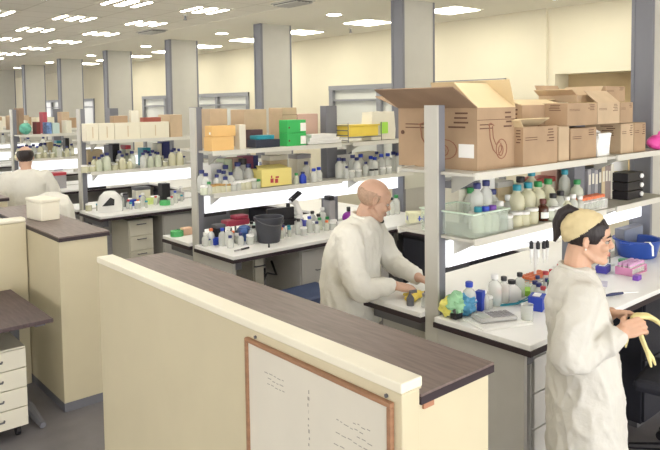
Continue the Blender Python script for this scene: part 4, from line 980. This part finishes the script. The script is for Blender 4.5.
for px, py, kind, b, c, s in [(104, 204, 'small_bottle', glassyel, whiteplast, 1), (110, 203, 'small_bottle', glassw, navycap, 1), (116, 203, 'jar', glassyel, whiteplast, 1), (122, 202, 'bottle', glassw, whiteplast, .8), (140, 202, 'small_bottle', glassw, bluecap, 1), (157, 203, 'jar', glassw, whiteplast, 1), (174, 201, 'small_bottle', glassw, redcap, 1), (181, 200, 'bottle', glassw, whiteplast, .9), (88, 206, 'jar', glassyel, whiteplast, 1)]:
    x, y = wt(px, py); put('third bench worktop', kind, b, c, x, y, ZB, s)

# ------------------------------------------------------------------ fourth bench and beyond
top(3, 'carton', 'wide dull brown carton at the back of the fourth bench shelf', 17, 27, .02, .2, .36, kraft3)
top(3, 'carton', 'dark red box on the fourth bench shelf', 35, 43, -.2, .18, .17, mat('dark_red_card', (.16, .03, .03), .7))
top(3, 'carton', 'crimson box on the fourth bench shelf behind the dark red one', 42, 50, .03, .18, .30, mat('crimson_card', (.42, .07, .10), .7))
top(3, 'carton', 'blue and white box on the fourth bench shelf', 45, 54, -.2, .18, .16, mat('blue_white_card', (.14, .24, .48), .7, var=.5, vscale=30))
top(3, 'carton', 'pale box with teal end on the fourth bench shelf', 55, 62, -.2, .18, .15, mat('pale_teal_card', (.52, .66, .64), .7))
top(3, 'carton', 'white carton at the end of the fourth bench shelf', 64, 74, -.2, .2, .18, offw)
top(3, 'carton', 'tan carton behind the white one on the fourth bench shelf', 60, 72, .04, .18, .30, kraft2)
Y = ys(3)-.1; t = thing('plastic_bag', 'green and teal bag on the fourth bench shelf', 'bag', (sx(28, Y), Y, ZT+.0008)); b = MB(); b.ell((0, 0, .08), (.08, .08, .08), u=16, v=10)
for v in b.bm.verts: n = noise.noise(v.co*20); v.co += v.co.normalized()*n*.02; v.co.z = max(0, v.co.z)
b.build('bag_body', mat('green_teal_film', (.12, .42, .32), .4, var=.4, vscale=15), t); m = MB(); m.tube([(0, 0, .155), (.01, 0, .19)], [.02, .03], 8); m.build('bag_neck', offw, t)
filler(3, L3, 17, 74, 24, 8, (-.2, -.1, .0)); filler(3, L3, 19, 48, 8, 12, (.1,), [('bottle', glassw, navycap), ('bottle', glassw, bluecap)])
bx(3, 'storage_box', 'teal and cream box on the fourth bench lower shelf', 'box', 56, 63, .08, .12, .22, palegreen, None, 1, tealcap)
bx(3, 'storage_box', 'black box on the fourth bench lower shelf by the third bench post', 'box', 67, 71, .08, .12, .25, black)
bx(3, 'storage_box', 'tan box on the fourth bench lower shelf', 'box', 47, 55, .08, .12, .2, beige)
x, y = wt(58, 190)
boxy('instrument', 'low dark instrument with a red lid on the fourth bench', 'instrument', 2.95, 9.3, ZB, .28, .2, .22, greycard, lid=1, lm=redcap)
boxy('instrument', 'black instrument on the fourth bench beside the man seen from behind', 'instrument', 2.66, 9.25, ZB, .16, .2, .18, black, lid=1, lm=offw)
for i, (nm) in enumerate(['fifth', 'sixth']):
    j = 4+i
    top(j, 'carton', f'brown carton at the post end of the {nm} bench shelf', 0.5 if i == 0 else -18, 5 if i == 0 else -14, -.1, .25, .22, kraft)
    for k in range(4):
        x = 2.85+.42*k; carton(f'{["white","tan","pale","brown"][k]} carton on the {nm} bench shelf, {ORDF[k]}from its end post', x, ys(j)-.15, ZT+.0008, .3, .28, [.16, .24, .2, .18][k], [offw, kraft2, longbox, kraft][k])
    for k in range(5):
        put(f'lower shelf of the {nm} bench', 'bottle', glassw, navycap, 2.8+.25*k, ys(j)-.12, ZL+.0005, 1)
# draped coat on a chair back between the counter and the third bench
t = thing('draped_coat', 'white lab coat hanging in folds over a chair behind the foam box', 'coat', (2.06, 6.32, 0), R(20))
m = MB(); n = 40; prof = [(.17, .62), (.20, .75), (.20, .95), (.185, 1.10), (.14, 1.19), (.06, 1.225), (0, 1.23)]
rings = []
for r, z in prof:
    rings.append([m.bm.verts.new(((r*(1+.06*math.sin(11*2*PI*k/n)*(1.25-z)*1.6))*math.cos(2*PI*k/n)*.72, (r*(1+.06*math.sin(11*2*PI*k/n)*(1.25-z)*1.6))*math.sin(2*PI*k/n), z)) for k in range(n)])
for A, B in zip(rings, rings[1:]):
    for k in range(n): m.bm.faces.new((A[k], A[(k+1) % n], B[(k+1) % n], B[k]))
bmesh.ops.remove_doubles(m.bm, verts=m.bm.verts, dist=1e-5)
m.build('coat_cloth', coatm, t, smooth=True); t.scale = (1.15, 1.15, 1)
ch = thing('lab_chair', 'tall black lab chair hidden under the draped white coat', 'chair', (2.06, 6.32, 0), R(20))
m = MB(); m.box(-.06, -.07, .64, -.03, .07, 1.10); m.build('backrest', navyblk, ch, bevel=.01); m = MB(); m.box(-.09, -.10, .63, .09, .10, .66); m.build('seat', navyblk, ch, bevel=.01); m = MB(); m.cyl((0, 0, .05), .03, .53); m.build('gas_column', black, ch)
m = MB()
for k in range(5): a = 2*PI*k/5; m.tube([(0, 0, .06), (.25*math.cos(a), .25*math.sin(a), .018)], [.025, .018], 8)
m.build('star_base', black, ch)
def clutter(i, row, px0, px1, n, seed, y0, y1):
    r = random.Random(seed); used = []
    for k in range(n*12):
        if len(used) >= n: break
        Y = ys(i)+r.uniform(y0, y1); px = r.uniform(px0, px1); x = sx(px, Y)
        if x < XB0+.12: continue
        if any(abs(x-a)+abs(Y-b_) < .068 for a, b_ in used) or any(abs(x-a)+abs(Y-b_) < (.30 if abs(a-2.85) < .12 and abs(b_-1.92) < .12 else .095) for a, b_ in TAKEN): continue
        used.append((x, Y))
        kind, b, c, s_ = r.choice([('jar', glassy, whiteplast, 1), ('jar', glassw, whiteplast, .9), ('bottle', glassw, whiteplast, .8), ('bottle', glassy, bluecap, .75), ('small_bottle', glassw, navycap, .9), ('small_bottle', glassy, orangecap, .85), ('bottle', glassw, black, .7), ('small_bottle', glassw, redcap, .9), ('vial', glassy, tealcap, 1.1), ('small_bottle', glassgrn, greencap, 1)])
        put(row, kind, b, c, x, Y, ZB, s_)
bpy.context.view_layer.update()
TAKEN = [(o.matrix_world.translation.x, o.matrix_world.translation.y) for o in COL.objects if o.parent is None and .88 < o.location.z < .95]
clutter(0, 'cluttered bench beside the woman', 470, 560, 40, 5, -.40, -.10)
clutter(1, 'bench with the dark bucket', 203, 335, 30, 6, -.36, -.10)
clutter(2, 'third bench worktop', 90, 186, 16, 7, -.42, -.10)
label_rows()
# ------------------------------------------------------------------ people
def bake(mb, name, m, parent, voxel, smooth=2, wrinkle=None, sharpflat=False):
    me = mb.mesh(name+'_src', None)
    o = bpy.data.objects.new('tmp_src', me); COL.objects.link(o)
    r = o.modifiers.new('r', 'REMESH'); r.mode = 'VOXEL'; r.voxel_size = voxel
    if smooth: s_ = o.modifiers.new('s', 'SMOOTH'); s_.factor = .5; s_.iterations = smooth
    dg = bpy.context.evaluated_depsgraph_get(); dg.update()
    out = bpy.data.meshes.new_from_object(o.evaluated_get(dg))
    bpy.data.objects.remove(o); bpy.data.meshes.remove(me)
    if wrinkle:
        nr = [v.normal.copy() for v in out.vertices]
        for v, n in zip(out.vertices, nr): v.co += n*wrinkle(v.co)
    for p in out.polygons: p.use_smooth = True
    out.name = name; out.materials.clear(); out.materials.append(m)
    ob = bpy.data.objects.new(name, out); COL.objects.link(ob); ob.parent = parent
    return ob
def rings(mb, rs, seg=28):
    prev = None; R0 = None
    for z, cx_, rx, ry in rs:
        cur = [mb.bm.verts.new((cx_+rx*math.cos(2*PI*k/seg), ry*math.sin(2*PI*k/seg), z)) for k in range(seg)]
        if prev:
            for k in range(seg): mb.bm.faces.new((prev[k], prev[(k+1) % seg], cur[(k+1) % seg], cur[k]))
        else: mb.bm.faces.new(cur[::-1])
        prev = cur
    mb.bm.faces.new(prev)
def limb(mb, pts, rs, seg=14, n=5):
    P = [Vector(p) for p in pts]; out = []; ro = []
    for i in range(len(P)-1):
        a = P[max(i-1, 0)]; b = P[i]; c = P[i+1]; d = P[min(i+2, len(P)-1)]
        for k in range(n):
            t = k/n; out.append(.5*((2*b)+(-a+c)*t+(2*a-5*b+4*c-d)*t*t+(-a+3*b-3*c+d)*t**3)); ro.append(rs[i]*(1-t)+rs[i+1]*t)
    out.append(P[-1]); ro.append(rs[-1])
    mb.tube(out, ro, seg); mb.ell(P[0], (rs[0],)*3, u=12, v=8); mb.ell(P[-1], (rs[-1]*.98,)*3, u=12, v=8)
def hand(mb, w, d, n, side, curl=(.5, .55, .6, .65), s=1.0, thumb=.35):
    w, d, n = Vector(w), Vector(d).normalized(), Vector(n); n = (n-d*n.dot(d)).normalized(); t = d.cross(n)*side
    for i, (o, L) in enumerate(((.029, .068), (.010, .076), (-.010, .071), (-.028, .055))):
        b = w+(d*.082+t*o)*s
        mb.tube([w+t*o*.55*s-d*.01, w+(d*.045+t*o*.9)*s, b], [.015*s, .0145*s, .0105*s], 10)
        p = b; a = curl[i]*.55; pts = [p]
        for f in (.46, .30, .24):
            q = d*math.cos(a)+n*math.sin(a)+t*(.10 if i == 0 else (-.10 if i == 3 else 0)); p = p+q.normalized()*L*f*s; pts.append(p); a += curl[i]
        mb.tube(pts, [.0098*s, .0092*s, .0082*s, .0066*s], 10); mb.ell(pts[0], (.0108*s,)*3, u=10, v=6); mb.ell(pts[1], (.0096*s,)*3, u=10, v=6); mb.ell(pts[3], (.0068*s,)*3, u=10, v=6)
    b = w+(d*.022+t*.026)*s; q = (d*.62+t*.72+n*thumb).normalized(); m1 = b+q*.036*s; q2 = (d*.85+t*.25+n*(thumb+.25)).normalized(); m2 = m1+q2*.030*s; m3 = m2+(q2+n*.2).normalized()*.024*s
    mb.tube([w+t*.008*s, b, m1, m2, m3], [.016*s, .0155*s, .0115*s, .0100*s, .0075*s], 10); mb.ell(m1, (.0118*s,)*3, u=10, v=6); mb.ell(m3, (.0076*s,)*3, u=10, v=6)
def head_frame(c, yaw, pitch, roll=0): return Matrix.Translation(c) @ Matrix.Rotation(yaw, 4, 'Z') @ Matrix.Rotation(pitch, 4, 'Y') @ Matrix.Rotation(roll, 4, 'X')
def head(mb, M, s=1.0, male=False):
    h = MB()
    h.ell((-.012, 0, .038), (.097, .076, .083), u=28, v=18)
    h.ell((.030, 0, -.025), (.062, .062, .085), u=24, v=16)
    h.ell((.050, 0, .040), (.046, .060, .050), u=20, v=12)
    h.tube([(-.02, .052, -.045), (.035, .046, -.082), (.072, .018, -.096), (.076, 0, -.097), (.072, -.018, -.096), (.035, -.046, -.082), (-.02, -.052, -.045)], [.016, .018, .017, .017, .017, .018, .016], 10)
    h.ell((.045, 0, -.075), (.045, .042, .032), u=18, v=10); h.ell((.012, 0, -.070), (.062, .050, .045), u=18, v=10)
    h.ell((.080, 0, -.094), (.016, .02, .016), u=12, v=8)
    h.tube([(.088, 0, .018), (.100, 0, -.006), (.109, 0, -.024), (.104, 0, -.033)], [.008, .010, .0115, .009], 10)
    for q in (-1, 1):
        h.ell((.098, q*.012, -.029), (.011, .008, .008), u=10, v=6)
        h.tube([(.090, q*.012, .017), (.086, q*.034, .020), (.068, q*.054, .012)], [.008, .009, .007], 8)
        h.ell((.066, q*.040, -.028), (.026, .022, .022), u=14, v=8)
        h.tube([(-.006, q*.074, .020), (-.020, q*.082, .012), (-.022, q*.083, -.012), (-.010, q*.077, -.030)], [.007, .007, .006, .008], 8)
        h.ell((-.010, q*.075, -.004), (.014, .006, .024), u=10, v=8)
    h.tube([(.080, -.024, -.058), (.093, -.008, -.0545), (.095, 0, -.056), (.093, .008, -.0545), (.080, .024, -.058)], [.004, .007, .0065, .007, .004], 8)
    h.tube([(.078, -.020, -.064), (.091, 0, -.067), (.078, .020, -.064)], [.004, .0085, .004], 8)
    h.xform(M @ Matrix.Scale(s, 4))
    me = bpy.data.meshes.new('t'); h.bm.to_mesh(me); h.bm.free(); mb.bm.from_mesh(me); bpy.data.meshes.remove(me)
def face_bits(t, M, s, brow, beard=None, lip=True):
    Ms = M @ Matrix.Scale(s, 4)
    for q in (-1, 1):
        e = MB(); e.ell((.0780, q*.031, -.001), (.0118, .0140, .0078), u=12, v=8); e.xform(Ms); eo = e.build('eye', eyew, t, smooth=True)
        e = MB(); e.ell((.0862, q*.0315, -.001), (.0046, .0066, .0066), u=10, v=6); e.xform(Ms); e.build('iris', eyed, eo, smooth=True)
        e = MB(); e.tube([(.0965, q*.014, .0235), (.0945, q*.034, .0300), (.0780, q*.054, .0235)], [.003, .0042, .002], 8); e.xform(Ms); e.build('eyebrow', brow, t, smooth=True)
        e = MB(); e.tube([(.0915, q*.018, .0065), (.0925, q*.031, .0095), (.0850, q*.045, .006)], [.0014, .0028, .0014], 6); e.xform(Ms); e.build('eyelash', brow, t)
    if lip:
        e = MB(); e.tube([(.0835, -.020, -.0595), (.0985, -.006, -.0565), (.0985, .006, -.0565), (.0835, .020, -.0595)], [.002, .0045, .0045, .002], 8); e.tube([(.0830, -.018, -.0625), (.0975, 0, -.0665), (.0830, .018, -.0625)], [.002, .0055, .002], 8); e.xform(Ms); e.build('lips', lipm, t, smooth=True)
def shell(t, name, m, M, c, r, keep, s=1.0, thick=.006, jitter=0, u=48, v=32):
    h = MB(); vs = h.ell(c, r, u=u, v=v)
    bmesh.ops.delete(h.bm, geom=[f for f in h.bm.faces if not keep(f.calc_center_median())], context='FACES')
    if jitter:
        for vv in h.bm.verts: vv.co += (vv.co-Vector(c)).normalized()*noise.noise(vv.co*45)*jitter
    h.xform(M @ Matrix.Scale(s, 4))
    o = h.build(name, m, t, smooth=True); sd = o.modifiers.new('t', 'SOLIDIFY'); sd.thickness = thick; sd.offset = -1
    return o
def wr(seed, amp=.007, f=9):
    sd = Vector((seed, seed*.7, 0))
    def fn(p):
        w = noise.noise(p*4+sd)*.10
        q = Vector((p.x*f*1.5+w*f, p.y*f*1.5, (p.z+p.x*.5)*f*.8))+sd
        a = 1-abs(noise.noise(q))*2; b = 1-abs(noise.noise(q*2.3+sd))*2; c = noise.noise(p*4.2+sd)
        return amp*(.75*a*abs(a)+.38*b*abs(b)+.9*c-.35)
    return fn
def legs(t, mb, hip, hw, shoe=True, trouser=None):
    for q in (-1, 1):
        limb(mb, [(hip[0], q*hw, hip[2]), (.0, q*hw*1.05, .45), (-.03, q*hw*1.05, .09)], [.082, .052, .036])
        limb(mb, [(-.04, q*hw*1.05, .045), (.06, q*hw*1.1, .035), (.13, q*hw*1.15, .028)], [.038, .036, .026])
def clothes_low(t, hip, hw, top_, m):
    tr = MB(); rings(tr, [(top_-.08, hip[0], .095, .13), (top_, hip[0], .09, .12)])
    for q in (-1, 1): limb(tr, [(hip[0], q*hw, hip[2]), (.0, q*hw*1.05, .45), (-.03, q*hw*1.05, .10)], [.078, .068, .060])
    bake(tr, 'trousers', m, t, .012, 2)
    for q in (-1, 1):
        sh = MB(); limb(sh, [(-.05, q*hw*1.05, .05), (.06, q*hw*1.1, .045), (.14, q*hw*1.15, .036)], [.048, .045, .034])
        for v in sh.bm.verts: v.co.z = max(v.co.z, .001)
        sh.build('shoe', black, t, smooth=True)

# --- the woman by the bench
WPOS, WAZ = (2.572, 1.385, 0), R(-52)
tw = thing('person', 'woman in a white lab coat and beige headscarf with dark ponytail holding latex gloves', 'person', WPOS, WAZ)
HC = Vector((.020, 0, 1.432)); MH = head_frame(HC, R(-6), R(4)); HS = .885
b = MB(); head(b, MH, HS)
limb(b, [(-.010, 0, 1.39), (-.02, 0, 1.32), (-.015, 0, 1.25)], [.052, .055, .07])
rings(b, [(.80, 0, .09, .13), (.95, 0, .09, .12), (1.08, 0, .095, .13), (1.18, 0, .095, .14), (1.25, -.01, .07, .12), (1.29, -.015, .045, .06)])
wrR, wrL = Vector((.128, -.128, 1.090)), Vector((.118, .02, 1.118))
limb(b, [(-.01, -.15, 1.235), (-.085, -.205, 1.015), wrR], [.045, .036, .027])
limb(b, [(-.01, .15, 1.235), (.0, .20, 1.01), wrL], [.045, .036, .027])
hand(b, wrR, (.80, .30, .22), (-.1, .8, -.55), 1, (.55, .6, .65, .7), .92, .5)
hand(b, wrL, (.88, -.30, .12), (-.1, -.35, -.85), 1, (.6, .65, .7, .75), .92, .5)
legs(tw, b, (0, 0, .82), .085)
bake(b, 'body', skin, tw, .0042, 2)
c = MB()
rings(c, [(.40, .035, .165, .20), (.45, .03, .163, .20), (.62, .022, .155, .195), (.80, .012, .148, .188), (.93, .002, .140, .176), (1.04, -.006, .132, .168), (1.14, -.012, .128, .172), (1.22, -.016, .112, .172), (1.268, -.02, .095, .145), (1.302, -.022, .072, .095), (1.318, -.022, .060, .073)])
limb(c, [(-.02, -.150, 1.215), (-.065, -.205, 1.115), (-.095, -.212, 1.03), (-.055, -.205, .998), (.03, -.168, 1.038), (.098, -.137, 1.074)], [.072, .070, .067, .062, .054, .049])
limb(c, [(-.02, .150, 1.215), (-.03, .20, 1.10), (-.01, .205, 1.03), (.02, .18, 1.02), (.07, .10, 1.07), (.093, .038, 1.104)], [.072, .068, .064, .060, .050, .046])
bake(c, 'lab_coat', gownm, tw, .009, 2, wr(3.1, .013, 7))
c = MB(); c.tube([(-.022+.066*math.cos(a), 0.074*math.sin(a), 1.312+.012*math.cos(a)*-1) for a in [2*PI*k/24 for k in range(25)]], .009, 8); c.build('collar', gownm, tw, smooth=True)
clothes_low(tw, (0, 0, .82), .085, .96, slate)
# hair, scarf and ponytail
def hair_keep(p):
    x, z = p.x, p.z
    if x > .035: return z > .060-(.084-x)*1.47
    if x > -.025: return z > -.012+max(0, -x)*.3
    return z > -.066
shell(tw, 'hair', hairdk, MH, (-.010, 0, .036), (.104, .081, .092), hair_keep, HS, .012, .003, 96, 64)
shell(tw, 'headscarf', scarfm, MH, (-.016, 0, .040), (.110, .089, .100), lambda p: -.101*(p.x-.044)+.122*(p.z-.098) > 0 and p.z > -.035, HS, .008, .005, 96, 64)
h = MB()
h.tube([(-.055, .0, .120), (-.092, .0, .132), (-.122, .004, .110), (-.136, .006, .062), (-.134, .004, .012), (-.146, .0, -.03)], [.018, .024, .025, .024, .020, .006], 12)
for v in h.bm.verts: v.co += Vector((noise.noise(v.co*60)*.006, noise.noise(v.co*60+Vector((5, 0, 0)))*.008, 0))
h.xform(MH @ Matrix.Scale(HS, 4)); h.build('ponytail', hairdk, tw, smooth=True)
face_bits(tw, MH, HS, hairdk)
h = MB(); h.ell((-.012, -.084, -.034), (.004, .004, .004), u=8, v=6); h.xform(MH @ Matrix.Scale(HS, 4)); h.build('earring', whiteplast, tw)
# the gloves she holds
tg = thing('latex_glove', 'pale yellow latex gloves hanging from the woman\'s hands', 'gloves', (WPOS[0]-.058*math.cos(WAZ), WPOS[1]-.058*math.sin(WAZ), .045), WAZ)
g = MB()
g.tube([(.235, -.075, 1.085), (.262, -.06, 1.092), (.300, -.045, 1.088), (.332, -.03, 1.070), (.345, -.02, 1.055)], [.014, .024, .027, .020, .011], 10, .5, (0, 0, 1))
g.tube([(.225, -.08, 1.075), (.262, -.075, 1.045), (.275, -.075, 1.0), (.293, -.072, .955), (.300, -.07, .930)], [.012, .021, .022, .020, .010], 10, .45, (1, 0, .2))
for dy, dx in ((-.012, .0), (.006, .016), (.018, .004)): g.tube([(.293, -.072, .958), (.300+dx, -.072+dy, .925), (.306+dx*1.4, -.074+dy*1.4, .895)], [.010, .0085, .005], 8)
g.tube([(.220, -.06, 1.05), (.222, -.055, .99), (.218, -.05, .955)], [.012, .012, .006], 8, .6, (1, 0, 0))
for dy in (-.014, .0, .014): g.tube([(.325, -.033, 1.073), (.352, -.02+dy, 1.055), (.362, -.012+dy*1.5, 1.038)], [.010, .009, .005], 8)
bake(g, 'glove_body', latex, tg, .004, 1)
# --- the bald man at the next bench
MPOS, MAZ = (2.668, 2.895, 0), R(-62)
tm = thing('person', 'bald man in a white lab coat bending over the bench corner, seen in profile', 'person', MPOS, MAZ)
HCm = Vector((.135, 0, 1.437)); MHm = head_frame(HCm, R(33), R(19)); Hm = 1.0
b = MB(); head(b, MHm, Hm, True)
limb(b, [(.10, 0, 1.385), (.075, 0, 1.32), (.05, 0, 1.25)], [.058, .060, .08])
rings(b, [(.80, 0, .10, .15), (.95, .0, .10, .14), (1.08, .02, .105, .15), (1.20, .04, .10, .16), (1.27, .06, .07, .13), (1.31, .075, .05, .065)])
wR, wL = Vector((.290, -.125, .975)), Vector((.385, .055, .985))
limb(b, [(.06, -.18, 1.25), (.14, -.25, .98), wR], [.052, .043, .031])
limb(b, [(.06, .18, 1.25), (.17, .25, 1.02), wL], [.052, .043, .031])
hand(b, wR, (.82, .35, -.18), (.1, .3, -.9), 1, (.4, .45, .5, .55), 1.0, .4)
hand(b, wL, (.80, -.50, -.10), (.1, -.2, -.95), 1, (.4, .45, .5, .55), 1.0, .4)
legs(tm, b, (0, 0, .84), .095)
bake(b, 'body', skinm, tm, .0046, 2)
c = MB()
rings(c, [(.42, -.015, .165, .215), (.6, -.015, .160, .21), (.80, -.02, .170, .215), (.95, -.018, .168, .215), (1.08, -.002, .165, .215), (1.18, .018, .158, .22), (1.255, .040, .136, .205), (1.305, .060, .098, .155), (1.335, .072, .075, .10), (1.348, .078, .068, .08)])
limb(c, [(.05, -.185, 1.24), (.075, -.235, 1.12), (.115, -.255, 1.01), (.16, -.235, .965), (.22, -.180, .97), (.262, -.142, .975)], [.085, .080, .074, .066, .058, .052])
limb(c, [(.05, .185, 1.24), (.11, .24, 1.12), (.17, .255, 1.03), (.22, .23, 1.005), (.30, .14, .995), (.36, .078, .987)], [.085, .078, .072, .066, .056, .050])
bake(c, 'lab_coat', coatm, tm, .010, 2, wr(8.4, .013, 6.5))
c = MB(); c.tube([(.075+.070*math.cos(a), .082*math.sin(a), 1.342-.016*math.cos(a)) for a in [2*PI*k/24 for k in range(25)]], .010, 8); c.build('collar', coatm, tm, smooth=True)
clothes_low(tm, (0, 0, .84), .095, .98, slate)
shell(tm, 'stubble', stub, MHm, (-.012, 0, .038), (.0985, .0775, .0845), lambda p: p.x < .012 and -.05 < p.z < .052-(p.x+.1)*.12, Hm, .002)
face_bits(tm, MHm, Hm, stub)
h = MB(); h.ell((.086, 0, -.103), (.016, .021, .014), u=12, v=8); h.xform(MHm @ Matrix.Scale(Hm, 4)); h.build('goatee', hairdk, tm, smooth=True)
tg = thing('latex_glove', 'yellow glove on the bench corner under the bald man\'s hands', 'glove', (2.79, 2.50, ZB), R(20))
g = MB(); g.ell((0, 0, .022), (.05, .045, .022), u=18, v=10)
for k in range(4): g.tube([(.03, -.03+.02*k, .018), (.08, -.045+.03*k, .012), (.105, -.05+.034*k, .010)], [.013, .011, .008], 8)
g.tube([(-.02, .03, .02), (.0, .075, .012)], [.013, .009], 8); g.tube([(-.03, 0, .02), (-.09, .0, .015)], [.035, .038], 12, .4, (0, 0, 1))
for v in g.bm.verts: v.co.z = max(.0005, v.co.z)
bake(g, 'glove_body', yellowm, tg, .004, 1)
# --- the man seen from behind, far back
tf = thing('person', 'balding dark-haired man in a white coat seen from behind at the far benches', 'person', (2.16, 7.42, 0), R(80)); tf.scale = (.965, .965, .965)
HCf = Vector((.03, 0, 1.535)); MHf = head_frame(HCf, 0, R(10)); Hf = 1.02
b = MB(); head(b, MHf, Hf, True); limb(b, [(.01, 0, 1.48), (-.01, 0, 1.40), (-.01, 0, 1.34)], [.056, .058, .075])
rings(b, [(.82, 0, .10, .15), (1.0, 0, .10, .14), (1.2, 0, .105, .16), (1.32, 0, .09, .15), (1.38, -.01, .05, .07)])
for q in (-1, 1):
    limb(b, [(0, q*.18, 1.33), (.0, q*.25, 1.06), (.20, q*.20, .98)], [.05, .042, .03]); hand(b, (.20, q*.20, .98), (1, -.1*q, 0), (0, 0, -1), q, s=1)
legs(tf, b, (0, 0, .86), .095); bake(b, 'body', skinm, tf, .009, 1)
c = MB(); rings(c, [(.45, 0, .17, .23), (.7, 0, .16, .22), (.95, 0, .155, .21), (1.1, 0, .15, .215), (1.25, -.005, .14, .225), (1.33, -.01, .12, .205), (1.385, -.01, .09, .14), (1.41, -.01, .07, .085)])
for q in (-1, 1): limb(c, [(0, q*.19, 1.31), (-.01, q*.265, 1.15), (.0, q*.275, 1.04), (.08, q*.25, .99), (.17, q*.21, .98)], [.088, .082, .076, .066, .054])
bake(c, 'lab_coat', coatm, tf, .014, 2, wr(5.5, .008, 7))
clothes_low(tf, (0, 0, .86), .095, 1.0, slate)
shell(tf, 'hair', hairdk, MHf, (-.012, 0, .034), (.106, .086, .094), lambda p: p.x < .03 and -.09 < p.z < .066, Hf, .01, .004)
face_bits(tf, MHf, Hf, hairdk)
# ------------------------------------------------------------------ light and view
w = bpy.data.worlds.new('world'); S.world = w; w.use_nodes = True
bg = w.node_tree.nodes['Background']; bg.inputs['Color'].default_value = (1, .98, .96, 1); bg.inputs['Strength'].default_value = 2.2
S.view_settings.view_transform = 'Standard'; S.view_settings.look = 'None'; S.view_settings.exposure = 1.22; S.view_settings.gamma = 1
S.view_settings.use_curve_mapping = False
S.cycles.max_bounces = 6; S.cycles.diffuse_bounces = 4; S.cycles.glossy_bounces = 2; S.cycles.transparent_max_bounces = 8; S.cycles.sample_clamp_indirect = 6
